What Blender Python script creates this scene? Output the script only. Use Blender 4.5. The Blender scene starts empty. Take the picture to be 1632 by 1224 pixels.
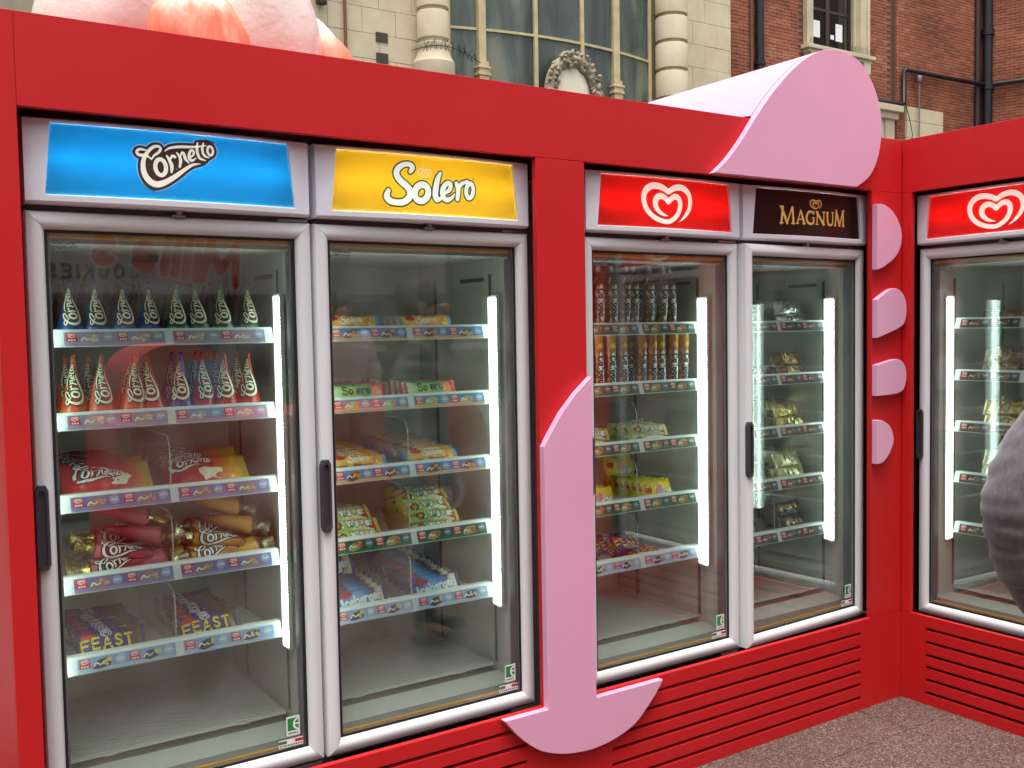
import bpy, math, random
from mathutils import Vector, Matrix, noise
random.seed(7)
C = bpy.context.scene.collection
S = bpy.context.scene
pi = math.pi

# ---------------------------------------------------------------- camera, sky, sun, exposure
cam = bpy.data.cameras.new("camera"); camo = bpy.data.objects.new("camera", cam); C.objects.link(camo)
cam.sensor_width = 36.0; cam.lens = 36.0 * 1600.65 / 1632.0; cam.clip_start = 0.05; cam.clip_end = 600
def _cam():
    y, p, r = 0.5867, 0.0528, -0.0172
    f = Vector((math.sin(y)*math.cos(p), math.cos(y)*math.cos(p), -math.sin(p)))
    rt = Vector((math.cos(y), -math.sin(y), 0)); up = rt.cross(f)
    r2 = rt*math.cos(r) + up*math.sin(r); u2 = up*math.cos(r) - rt*math.sin(r)
    m = Matrix((r2, u2, -f)).transposed().to_4x4()
    m.translation = Vector((-0.3435, -2.4366, 1.4461))
    camo.matrix_world = m
_cam(); S.camera = camo

W = bpy.data.worlds.new("World"); S.world = W; W.use_nodes = True
nt = W.node_tree; nt.nodes.clear()
sky = nt.nodes.new("ShaderNodeTexSky"); sky.sky_type = 'NISHITA'; sky.sun_disc = False
sky.sun_elevation = math.radians(76); sky.sun_rotation = math.radians(220)
sky.air_density = 1.0; sky.dust_density = 4.0; sky.ozone_density = 1.0
hs = nt.nodes.new("ShaderNodeHueSaturation"); hs.inputs['Saturation'].default_value = 0.22
bg = nt.nodes.new("ShaderNodeBackground"); bg.inputs['Strength'].default_value = 0.15
wo = nt.nodes.new("ShaderNodeOutputWorld")
nt.links.new(sky.outputs[0], hs.inputs['Color']); nt.links.new(hs.outputs[0], bg.inputs['Color']); nt.links.new(bg.outputs[0], wo.inputs[0])
sl = bpy.data.lights.new("sun", 'SUN'); sl.energy = 1.25; sl.angle = math.radians(35); sl.color = (1.0, 0.97, 0.93)
so = bpy.data.objects.new("sun", sl); C.objects.link(so)
_a, _e = math.radians(220), math.radians(76)      # the veiled sun stands high over the left end of the booth
_d = Vector((math.sin(_a)*math.cos(_e), math.cos(_a)*math.cos(_e), math.sin(_e)))
so.rotation_euler = _d.to_track_quat('Z', 'Y').to_euler(); so.location = _d*30
S.view_settings.view_transform = 'Standard'; S.view_settings.look = 'None'
S.view_settings.gamma = 1.0; S.view_settings.use_curve_mapping = False
S.view_settings.exposure = 1.12
S.render.engine = 'CYCLES'
cy = S.cycles
cy.use_denoising = True
cy.max_bounces = 10; cy.transparent_max_bounces = 24; cy.glossy_bounces = 5; cy.diffuse_bounces = 5; cy.transmission_bounces = 6
cy.sample_clamp_indirect = 4.0; cy.caustics_reflective = False; cy.caustics_refractive = False

# ---------------------------------------------------------------- materials
def lin(c):
    return tuple(((v/255)/12.92 if v/255 <= 0.04045 else ((v/255+0.055)/1.055)**2.4) for v in c)
_mats = {}
def N(m, t, **kw):
    n = m.node_tree.nodes.new(t)
    for k, v in kw.items():
        if k in n.inputs: n.inputs[k].default_value = v
        else: setattr(n, k, v)
    return n
def L(m, a, b): m.node_tree.links.new(a, b)
def base(name):
    m = bpy.data.materials.new(name); m.use_nodes = True
    return m, m.node_tree.nodes['Principled BSDF']
def M(name, rgb, rough=0.5, metal=0.0, var=0.0, vs=8.0, bump=0.0, bs=60.0, spec=0.5, coat=0.0, emit=None, es=1.0, linear=False, stretch=None, detail=4.0):
    if name in _mats: return _mats[name]
    m, p = base(name)
    c = tuple(rgb) if linear else lin(rgb)
    p.inputs['Base Color'].default_value = (*c, 1); p.inputs['Roughness'].default_value = rough
    p.inputs['Metallic'].default_value = metal; p.inputs['Specular IOR Level'].default_value = spec
    p.inputs['Coat Weight'].default_value = coat; p.inputs['Coat Roughness'].default_value = 0.15
    if emit: p.inputs['Emission Color'].default_value = (*lin(emit), 1); p.inputs['Emission Strength'].default_value = es
    if var or bump:
        tc = N(m, 'ShaderNodeTexCoord'); mp = N(m, 'ShaderNodeMapping'); L(m, tc.outputs['Object'], mp.inputs['Vector'])
        if stretch: mp.inputs['Scale'].default_value = stretch
    if var:
        n = N(m, 'ShaderNodeTexNoise', Scale=vs, Detail=detail, Roughness=0.6); L(m, mp.outputs[0], n.inputs['Vector'])
        r = N(m, 'ShaderNodeMapRange'); r.inputs['From Min'].default_value = .25; r.inputs['From Max'].default_value = .75
        r.inputs['To Min'].default_value = 1-var; r.inputs['To Max'].default_value = 1+var*.6
        L(m, n.outputs['Fac'], r.inputs['Value'])
        mx = N(m, 'ShaderNodeVectorMath', operation='SCALE'); mx.inputs[0].default_value = c
        L(m, r.outputs[0], mx.inputs['Scale']); L(m, mx.outputs[0], p.inputs['Base Color'])
        r2 = N(m, 'ShaderNodeMapRange'); r2.inputs['To Min'].default_value = max(.02, rough-.12); r2.inputs['To Max'].default_value = min(1, rough+.12)
        L(m, n.outputs['Fac'], r2.inputs['Value']); L(m, r2.outputs[0], p.inputs['Roughness'])
    if bump:
        n = N(m, 'ShaderNodeTexNoise', Scale=bs, Detail=3.0); L(m, mp.outputs[0], n.inputs['Vector'])
        b = N(m, 'ShaderNodeBump', Strength=bump, Distance=0.002); L(m, n.outputs['Fac'], b.inputs['Height']); L(m, b.outputs[0], p.inputs['Normal'])
    _mats[name] = m; return m

def wrap(name, axis, stops, lo, hi, rough=0.28, metal=0.0, mix2=None, bump=.35, blotch=None):
    """printed wrapper film: colour bands along one axis of the pack, wobbling edges, crinkle relief"""
    if name in _mats: return _mats[name]
    m, p = base(name)
    tc = N(m, 'ShaderNodeTexCoord'); sx = N(m, 'ShaderNodeSeparateXYZ'); L(m, tc.outputs['Object'], sx.inputs[0])
    nz = N(m, 'ShaderNodeTexNoise', Scale=40.0, Detail=2.0); L(m, tc.outputs['Object'], nz.inputs['Vector'])
    r = N(m, 'ShaderNodeMapRange'); r.inputs['From Min'].default_value = lo; r.inputs['From Max'].default_value = hi
    L(m, sx.outputs['XYZ'.index(axis)], r.inputs['Value'])
    ad = N(m, 'ShaderNodeMath', operation='MULTIPLY_ADD'); ad.inputs[1].default_value = .22; L(m, nz.outputs['Fac'], ad.inputs[0])
    sb = N(m, 'ShaderNodeMath', operation='SUBTRACT'); sb.inputs[1].default_value = .11
    L(m, r.outputs[0], ad.inputs[2]); L(m, ad.outputs[0], sb.inputs[0])
    cr = N(m, 'ShaderNodeValToRGB'); e = cr.color_ramp.elements
    while len(e) < len(stops): e.new(0.5)
    for i, (q, c) in enumerate(stops): e[i].position = q; e[i].color = (*lin(c), 1)
    L(m, sb.outputs[0], cr.inputs[0])
    col = cr.outputs[0]
    if blotch:
        bc, sc, th = blotch
        vz = N(m, 'ShaderNodeTexNoise', Scale=sc, Detail=1.0); L(m, tc.outputs['Object'], vz.inputs['Vector'])
        rr = N(m, 'ShaderNodeMapRange'); rr.inputs['From Min'].default_value = th; rr.inputs['From Max'].default_value = th+.06; L(m, vz.outputs['Fac'], rr.inputs['Value'])
        mx = N(m, 'ShaderNodeMix', data_type='RGBA'); mx.inputs['B'].default_value = (*lin(bc), 1)
        for s_ in mx.inputs:
            if s_.name == 'A' and s_.type == 'RGBA': L(m, col, s_)
            if s_.name == 'B' and s_.type == 'RGBA': s_.default_value = (*lin(bc), 1)
        L(m, rr.outputs[0], mx.inputs[0]); col = [o for o in mx.outputs if o.type == 'RGBA'][0]
    L(m, col, p.inputs['Base Color'])
    p.inputs['Roughness'].default_value = rough; p.inputs['Metallic'].default_value = metal
    b = N(m, 'ShaderNodeBump', Strength=bump, Distance=0.003)
    n2 = N(m, 'ShaderNodeTexNoise', Scale=55.0, Detail=3.0, Distortion=1.2); L(m, tc.outputs['Object'], n2.inputs['Vector'])
    L(m, n2.outputs['Fac'], b.inputs['Height']); L(m, b.outputs[0], p.inputs['Normal'])
    _mats[name] = m; return m

def glass_mat(name, tint, ior=1.62, dirt=0.0):
    if name in _mats: return _mats[name]
    m = bpy.data.materials.new(name); m.use_nodes = True; t = m.node_tree; t.nodes.clear()
    out = N(m, 'ShaderNodeOutputMaterial'); tr = N(m, 'ShaderNodeBsdfTransparent', Color=(*tint, 1)); gl = N(m, 'ShaderNodeBsdfGlossy', Roughness=0.0)
    g = N(m, 'ShaderNodeNewGeometry'); io = N(m, 'ShaderNodeMapRange'); io.inputs['To Min'].default_value = ior; io.inputs['To Max'].default_value = 1/ior
    L(m, g.outputs['Backfacing'], io.inputs['Value']); fr = N(m, 'ShaderNodeFresnel'); L(m, io.outputs[0], fr.inputs['IOR'])
    mx = N(m, 'ShaderNodeMixShader'); L(m, fr.outputs[0], mx.inputs[0]); L(m, tr.outputs[0], mx.inputs[1]); L(m, gl.outputs[0], mx.inputs[2])
    res = mx
    if dirt:
        df = N(m, 'ShaderNodeBsdfDiffuse', Color=(.7, .7, .68, 1)); tc = N(m, 'ShaderNodeTexCoord'); n = N(m, 'ShaderNodeTexNoise', Scale=5.0, Detail=6.0); L(m, tc.outputs['Object'], n.inputs['Vector'])
        rr = N(m, 'ShaderNodeMapRange'); rr.inputs['From Min'].default_value = .4; rr.inputs['From Max'].default_value = .8; rr.inputs['To Max'].default_value = dirt; L(m, n.outputs['Fac'], rr.inputs['Value'])
        m2 = N(m, 'ShaderNodeMixShader'); L(m, rr.outputs[0], m2.inputs[0]); L(m, mx.outputs[0], m2.inputs[1]); L(m, df.outputs[0], m2.inputs[2]); res = m2
    L(m, res.outputs[0], out.inputs[0]); _mats[name] = m; return m

def lit_sheet(name, rgb, amount=0.5, rough=0.3, glow=0.0):
    """printed acrylic of a lit sign: lets the tube behind it shine through"""
    if name in _mats: return _mats[name]
    m = bpy.data.materials.new(name); m.use_nodes = True; t = m.node_tree; t.nodes.clear(); c = (*lin(rgb), 1)
    out = N(m, 'ShaderNodeOutputMaterial'); d = N(m, 'ShaderNodeBsdfDiffuse', Color=c); tl = N(m, 'ShaderNodeBsdfTranslucent', Color=c)
    mx = N(m, 'ShaderNodeMixShader', Fac=amount); L(m, d.outputs[0], mx.inputs[1]); L(m, tl.outputs[0], mx.inputs[2])
    gl = N(m, 'ShaderNodeBsdfGlossy', Roughness=rough); lw = N(m, 'ShaderNodeFresnel', IOR=1.45)
    m2 = N(m, 'ShaderNodeMixShader'); L(m, lw.outputs[0], m2.inputs[0]); L(m, mx.outputs[0], m2.inputs[1]); L(m, gl.outputs[0], m2.inputs[2])
    if glow:
        em = N(m, 'ShaderNodeEmission', Color=c, Strength=glow); ad = N(m, 'ShaderNodeAddShader'); L(m, m2.outputs[0], ad.inputs[0]); L(m, em.outputs[0], ad.inputs[1]); m2 = ad
    L(m, m2.outputs[0], out.inputs[0]); _mats[name] = m; return m

def emit_mat(name, rgb, s):
    if name in _mats: return _mats[name]
    m = bpy.data.materials.new(name); m.use_nodes = True; t = m.node_tree; t.nodes.clear()
    out = N(m, 'ShaderNodeOutputMaterial'); e = N(m, 'ShaderNodeEmission', Color=(*lin(rgb), 1), Strength=s); L(m, e.outputs[0], out.inputs[0])
    _mats[name] = m; return m

# ---------------------------------------------------------------- mesh helpers
class MB:
    def __init__(s): s.v = []; s.f = []; s.m = []
    def face(s, idx, mi=0): s.f.append(tuple(idx)); s.m.append(mi)
    def add(s, pts, faces, mi=0):
        b = len(s.v); s.v += [tuple(p) for p in pts]
        for f in faces: s.face([b+i for i in f], mi)
    def box(s, x0, x1, y0, y1, z0, z1, mi=0):
        p = [(x0,y0,z0),(x1,y0,z0),(x1,y1,z0),(x0,y1,z0),(x0,y0,z1),(x1,y0,z1),(x1,y1,z1),(x0,y1,z1)]
        s.add(p, [(0,3,2,1),(4,5,6,7),(0,1,5,4),(1,2,6,5),(2,3,7,6),(3,0,4,7)], mi)
    def prism(s, poly, a, b, axis='y', mi=0):
        """polygon in the two other axes (x,z for axis y; x,y for axis z; y,z for axis x), counter-clockwise seen from -axis"""
        def P(u, v, w): return {'y': (u, w, v), 'z': (u, v, w), 'x': (w, u, v)}[axis]
        n = len(poly)
        s.add([P(u, v, a) for u, v in poly]+[P(u, v, b) for u, v in poly], [tuple(range(n)), tuple(range(2*n-1, n-1, -1))]+[((i+1) % n, i, i+n, (i+1) % n+n) for i in range(n)], mi)
    def tube(s, pts, r, n=8, mi=0, cap=True):
        rings = []; pts = [Vector(p) for p in pts]
        for i, p in enumerate(pts):
            d = (pts[min(i+1, len(pts)-1)]-pts[max(i-1, 0)]).normalized()
            u = d.orthogonal().normalized() if i == 0 else (u0 - d*u0.dot(d)).normalized()
            u0 = u; w = d.cross(u); rr = r[i] if isinstance(r, (list, tuple)) else r
            rings.append([p+(u*math.cos(2*pi*k/n)+w*math.sin(2*pi*k/n))*rr for k in range(n)])
        b = len(s.v); s.v += [tuple(q) for R in rings for q in R]
        for i in range(len(rings)-1):
            for k in range(n): s.face((b+i*n+k, b+i*n+(k+1) % n, b+(i+1)*n+(k+1) % n, b+(i+1)*n+k), mi)
        if cap:
            s.face([b+k for k in range(n-1, -1, -1)], mi); s.face([b+(len(rings)-1)*n+k for k in range(n)], mi)
    def lathe(s, prof, n=24, c=(0, 0), mi=0, squash=1.0, fn=None):
        b = len(s.v)
        for r, z in prof:
            for k in range(n):
                a = 2*pi*k/n; rr = fn(r, z, a) if fn else r
                s.v.append((c[0]+rr*math.cos(a), c[1]+rr*squash*math.sin(a), z))
        for i in range(len(prof)-1):
            for k in range(n): s.face((b+i*n+k, b+i*n+(k+1) % n, b+(i+1)*n+(k+1) % n, b+(i+1)*n+k), mi)
        s.face([b+k for k in range(n-1, -1, -1)], mi); s.face([b+(len(prof)-1)*n+k for k in range(n)], mi)
    def ellipsoid(s, c, r, nu=24, nv=14, mi=0, amp=0.0, sc=4.0, seed=0.0, rot=None):
        b = len(s.v)
        for j in range(nv+1):
            t = pi*j/nv
            for k in range(nu):
                a = 2*pi*k/nu; d = Vector((math.sin(t)*math.cos(a), math.sin(t)*math.sin(a), math.cos(t)))
                q = Vector((d.x*r[0], d.y*r[1], d.z*r[2]))*(1+amp*noise.noise(d*sc+Vector((seed, seed, 0))))
                if rot: q = rot @ q
                s.v.append((c[0]+q.x, c[1]+q.y, c[2]+q.z))
        for j in range(nv):
            for k in range(nu): s.face((b+j*nu+k, b+(j+1)*nu+k, b+(j+1)*nu+(k+1) % nu, b+j*nu+(k+1) % nu), mi)
    def mesh(s, name, mats, smooth=False):
        me = bpy.data.meshes.new(name); me.from_pydata(s.v, [], s.f)
        for m in (mats if isinstance(mats, (list, tuple)) else [mats]): me.materials.append(m)
        me.polygons.foreach_set('material_index', s.m)
        if smooth:
            me.polygons.foreach_set('use_smooth', [True]*len(s.f))
        me.update(); return me
    def build(s, name, mats, parent=None, smooth=False, bevel=0.0, loc=None, rot=None, sharp=None):
        o = link(name, s.mesh(name, mats, smooth), parent, loc, rot)
        if bevel:
            b = o.modifiers.new('bevel', 'BEVEL'); b.width = bevel; b.segments = 2; b.limit_method = 'ANGLE'; b.angle_limit = .6
        if sharp: o.data.set_sharp_from_angle(angle=sharp)
        return o
def link(name, me, parent=None, loc=None, rot=None):
    o = bpy.data.objects.new(name, me); C.objects.link(o)
    if parent: o.parent = parent
    if loc is not None: o.location = loc
    if rot is not None: o.rotation_euler = rot
    return o
def tag(o, label=None, cat=None, group=None, kind=None):
    if label: o['label'] = label
    if cat: o['category'] = cat
    if group: o['group'] = group
    if kind: o['kind'] = kind
    return o
def empty(name, label, cat, loc=(0, 0, 0), rotz=0, group=None):
    return tag(link(name, None, None, loc, (0, 0, rotz)), label, cat, group)

# ---------------------------------------------------------------- brush lettering
def parse(lg): return [(int(cl), [tuple(float(q) for q in t.split(',')) for t in s.split()]) for cl, s in lg]
def spline(P, closed, n=4):
    if len(P) < 3: return P
    out = []; m = len(P)
    for i in range(m if closed else m-1):
        g = lambda k: P[k % m] if closed else P[max(0, min(m-1, k))]
        p0, p1, p2, p3 = g(i-1), g(i), g(i+1), g(i+2)
        for q in range(n):
            t = q/n
            out.append(tuple(.5*((2*b)+(-a+c)*t+(2*a-5*b+4*c-d)*t*t+(-a+3*b-3*c+d)*t**3) for a, b, c, d in zip(p0, p1, p2, p3)))
    if not closed: out.append(P[-1])
    return out
def ribbon(mb, P, closed, f, extra=0.0, mi=0, h=0.0, n=4, caps=True, straight=False):
    """one brush stroke: P holds (x, y, width); f(x, y, h) lays it onto a surface"""
    Q = spline(P, closed, n) if not straight else [tuple(a+(b-a)*t/3 for a, b in zip(P[i], P[i+1])) for i in range(len(P)-1) for t in range(3)]+[P[-1]]
    m = len(Q); b = len(mb.v); k = 0
    def dirn(i):
        a = Q[(i-1) % m] if closed else Q[max(0, i-1)]; c = Q[(i+1) % m] if closed else Q[min(m-1, i+1)]
        d = Vector((c[0]-a[0], c[1]-a[1])); return d.normalized() if d.length > 1e-9 else Vector((1, 0))
    for i in range(m):
        d = dirn(i); nx, ny = -d.y, d.x; w = max(Q[i][2]/2+extra, 1e-5)
        for sg in (1, 0, -1): mb.v.append(f(Q[i][0]+nx*w*sg, Q[i][1]+ny*w*sg, h))
    for i in range(m if closed else m-1):
        j = (i+1) % m
        for c in (0, 1): mb.face((b+3*i+c, b+3*i+c+1, b+3*j+c+1, b+3*j+c), mi)
    if caps and not closed:
        for i, sg in ((0, -1), (m-1, 1)):
            d = dirn(i)*sg; w = max(Q[i][2]/2+extra, 1e-5); nn = Vector((-d.y, d.x)); k = len(mb.v); ring = []
            for q in range(7):
                a = pi/2 - pi*q/6; v = nn*math.sin(a)*w + d*math.cos(a)*w
                ring.append(len(mb.v)); mb.v.append(f(Q[i][0]+v.x, Q[i][1]+v.y, h))
            mb.face(ring[::-1], mi)
def lay(mb, strokes, f, fill=0, line=None, extra=0.0, dh=.0004, n=4, step=.00003, h0=.0003):
    if line is not None:
        for i, (cl, P) in enumerate(strokes): ribbon(mb, P, cl, f, extra, line, h0+i*step, n)
        h0 += len(strokes)*step+dh
    for i, (cl, P) in enumerate(strokes): ribbon(mb, P, cl, f, 0, fill, h0+i*step, n)
    return h0+len(strokes)*step
def flat(mb, poly, f, h, mi): 
    b = len(mb.v); mb.v += [f(x, y, h) for x, y in poly]; mb.face([b+i for i in range(len(poly))], mi)
def xf(strokes, s=1.0, dx=0, dy=0, rot=0.0, ws=1.0, shear=0):
    c, n = math.cos(rot), math.sin(rot)
    return [(cl, [((x*c-y*n)*s+dx+shear*y*s, (x*n+y*c)*s+dy, w*s*ws) for x, y, w in P]) for cl, P in strokes]

FONT = {  # width; strokes on a cap height of 1
 'A': (.7, "0,0 .35,1|.35,1 .7,0|.14,.35 .56,.35"), 'C': (.65, "~.6,.8 .4,1 .15,.85 .03,.5 .15,.12 .4,0 .62,.18"),
 'E': (.55, "0,0 0,1|0,1 .55,1|0,.52 .45,.52|0,0 .55,0"), 'F': (.55, "0,0 0,1|0,1 .55,1|0,.52 .45,.52"),
 'I': (.1, "0,0 0,1"), 'K': (.6, "0,0 0,1|.55,1 0,.45|.2,.6 .6,0"), 'M': (.85, "0,0 .1,1|.1,1 .42,.25|.42,.25 .75,1|.75,1 .85,0"),
 'O': (.7, "@.35,.5 .33,.48"), 'S': (.55, "~.52,.85 .3,1 .06,.82 .15,.57 .42,.43 .52,.2 .28,0 .02,.15"), 'T': (.6, "0,1 .6,1|.3,1 .3,0"),
 'R': (.6, "0,0 0,1|~0,1 .35,1 .5,.77 .35,.52 0,.5|.25,.5 .6,0"),
 'a': (.5, "@.22,.3 .2,.28|.44,.6 .44,0"), 'b': (.5, "0,0 0,1|@.24,.3 .22,.28"), 'c': (.45, "~.4,.5 .22,.6 .03,.3 .2,0 .42,.12"),
 'e': (.5, "~.03,.32 .42,.34 .4,.55 .2,.62 .03,.35 .15,.02 .43,.12"), 'f': (.35, "~.35,.95 .18,1 .1,.8 .1,0|0,.6 .32,.6"),
 'g': (.5, "@.22,.3 .2,.28|~.44,.6 .44,-.2 .25,-.38 .02,-.25"), 'i': (.1, "0,.6 0,0|0,.86 .01,.88"), 'l': (.1, "0,1 0,0"), 'n': (.5, "0,0 0,.6|~0,.35 .15,.58 .38,.55 .44,.3 .44,0"),
 'o': (.5, "@.24,.3 .22,.28"), 'p': (.5, "0,-.38 0,.6|@.24,.3 .22,.28"), 'r': (.35, "0,0 0,.6|~0,.35 .12,.57 .35,.56"),
 's': (.4, "~.38,.5 .2,.62 .04,.47 .2,.32 .37,.16 .2,0 .02,.1"), 't': (.35, "~.13,.95 .12,.2 .22,.02 .36,.08|0,.62 .34,.62"),
 'u': (.5, "~0,.6 .01,.15 .18,0 .4,.12 .44,.3|.44,.6 .44,0"), 'w': (.75, "0,.6 .17,0|.17,0 .37,.55|.37,.55 .55,0|.55,0 .75,.6"),
 'y': (.5, "0,.6 .22,.05|.46,.6 .15,-.38"), "'": (.15, ".08,1 0,.72"), ' ': (.35, ""), 'N': (.65, "0,0 0,1|0,1 .6,0|.6,0 .6,1"),
 'P': (.55, "0,0 0,1|~0,1 .35,1 .5,.75 .35,.5 0,.48"), 'U': (.6, "~0,1 0,.3 .15,.02 .45,.02 .6,.3 .6,1"), 'G': (.65, "~.6,.8 .4,1 .12,.85 .03,.45 .15,.1 .4,0 .6,.15 .6,.45|.4,.45 .62,.45"),
}
def word(t, w=.16, gap=.2, bounce=0.0):
    x = 0; out = []
    for i, ch in enumerate(t):
        adv, d = FONT[ch]; dy = bounce*((i % 2)*2-1)
        for s in d.split('|'):
            if not s: continue
            if s[0] == '@':
                (cx, cy_), (rx, ry) = [tuple(map(float, q.split(','))) for q in s[1:].split()]
                out.append((1, [(x+cx+rx*math.cos(k*pi/4), cy_+dy+ry*math.sin(k*pi/4), w) for k in range(8)]))
            else:
                P = [tuple(map(float, q.split(','))) for q in s.lstrip('~').split()]
                out.append((0, [(x+a, b+dy, w) for a, b in P]))
        x += adv+gap
    x -= gap
    return [(cl, [(a-x/2, b-.5, c) for a, b, c in P]) for cl, P in out], x
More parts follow.
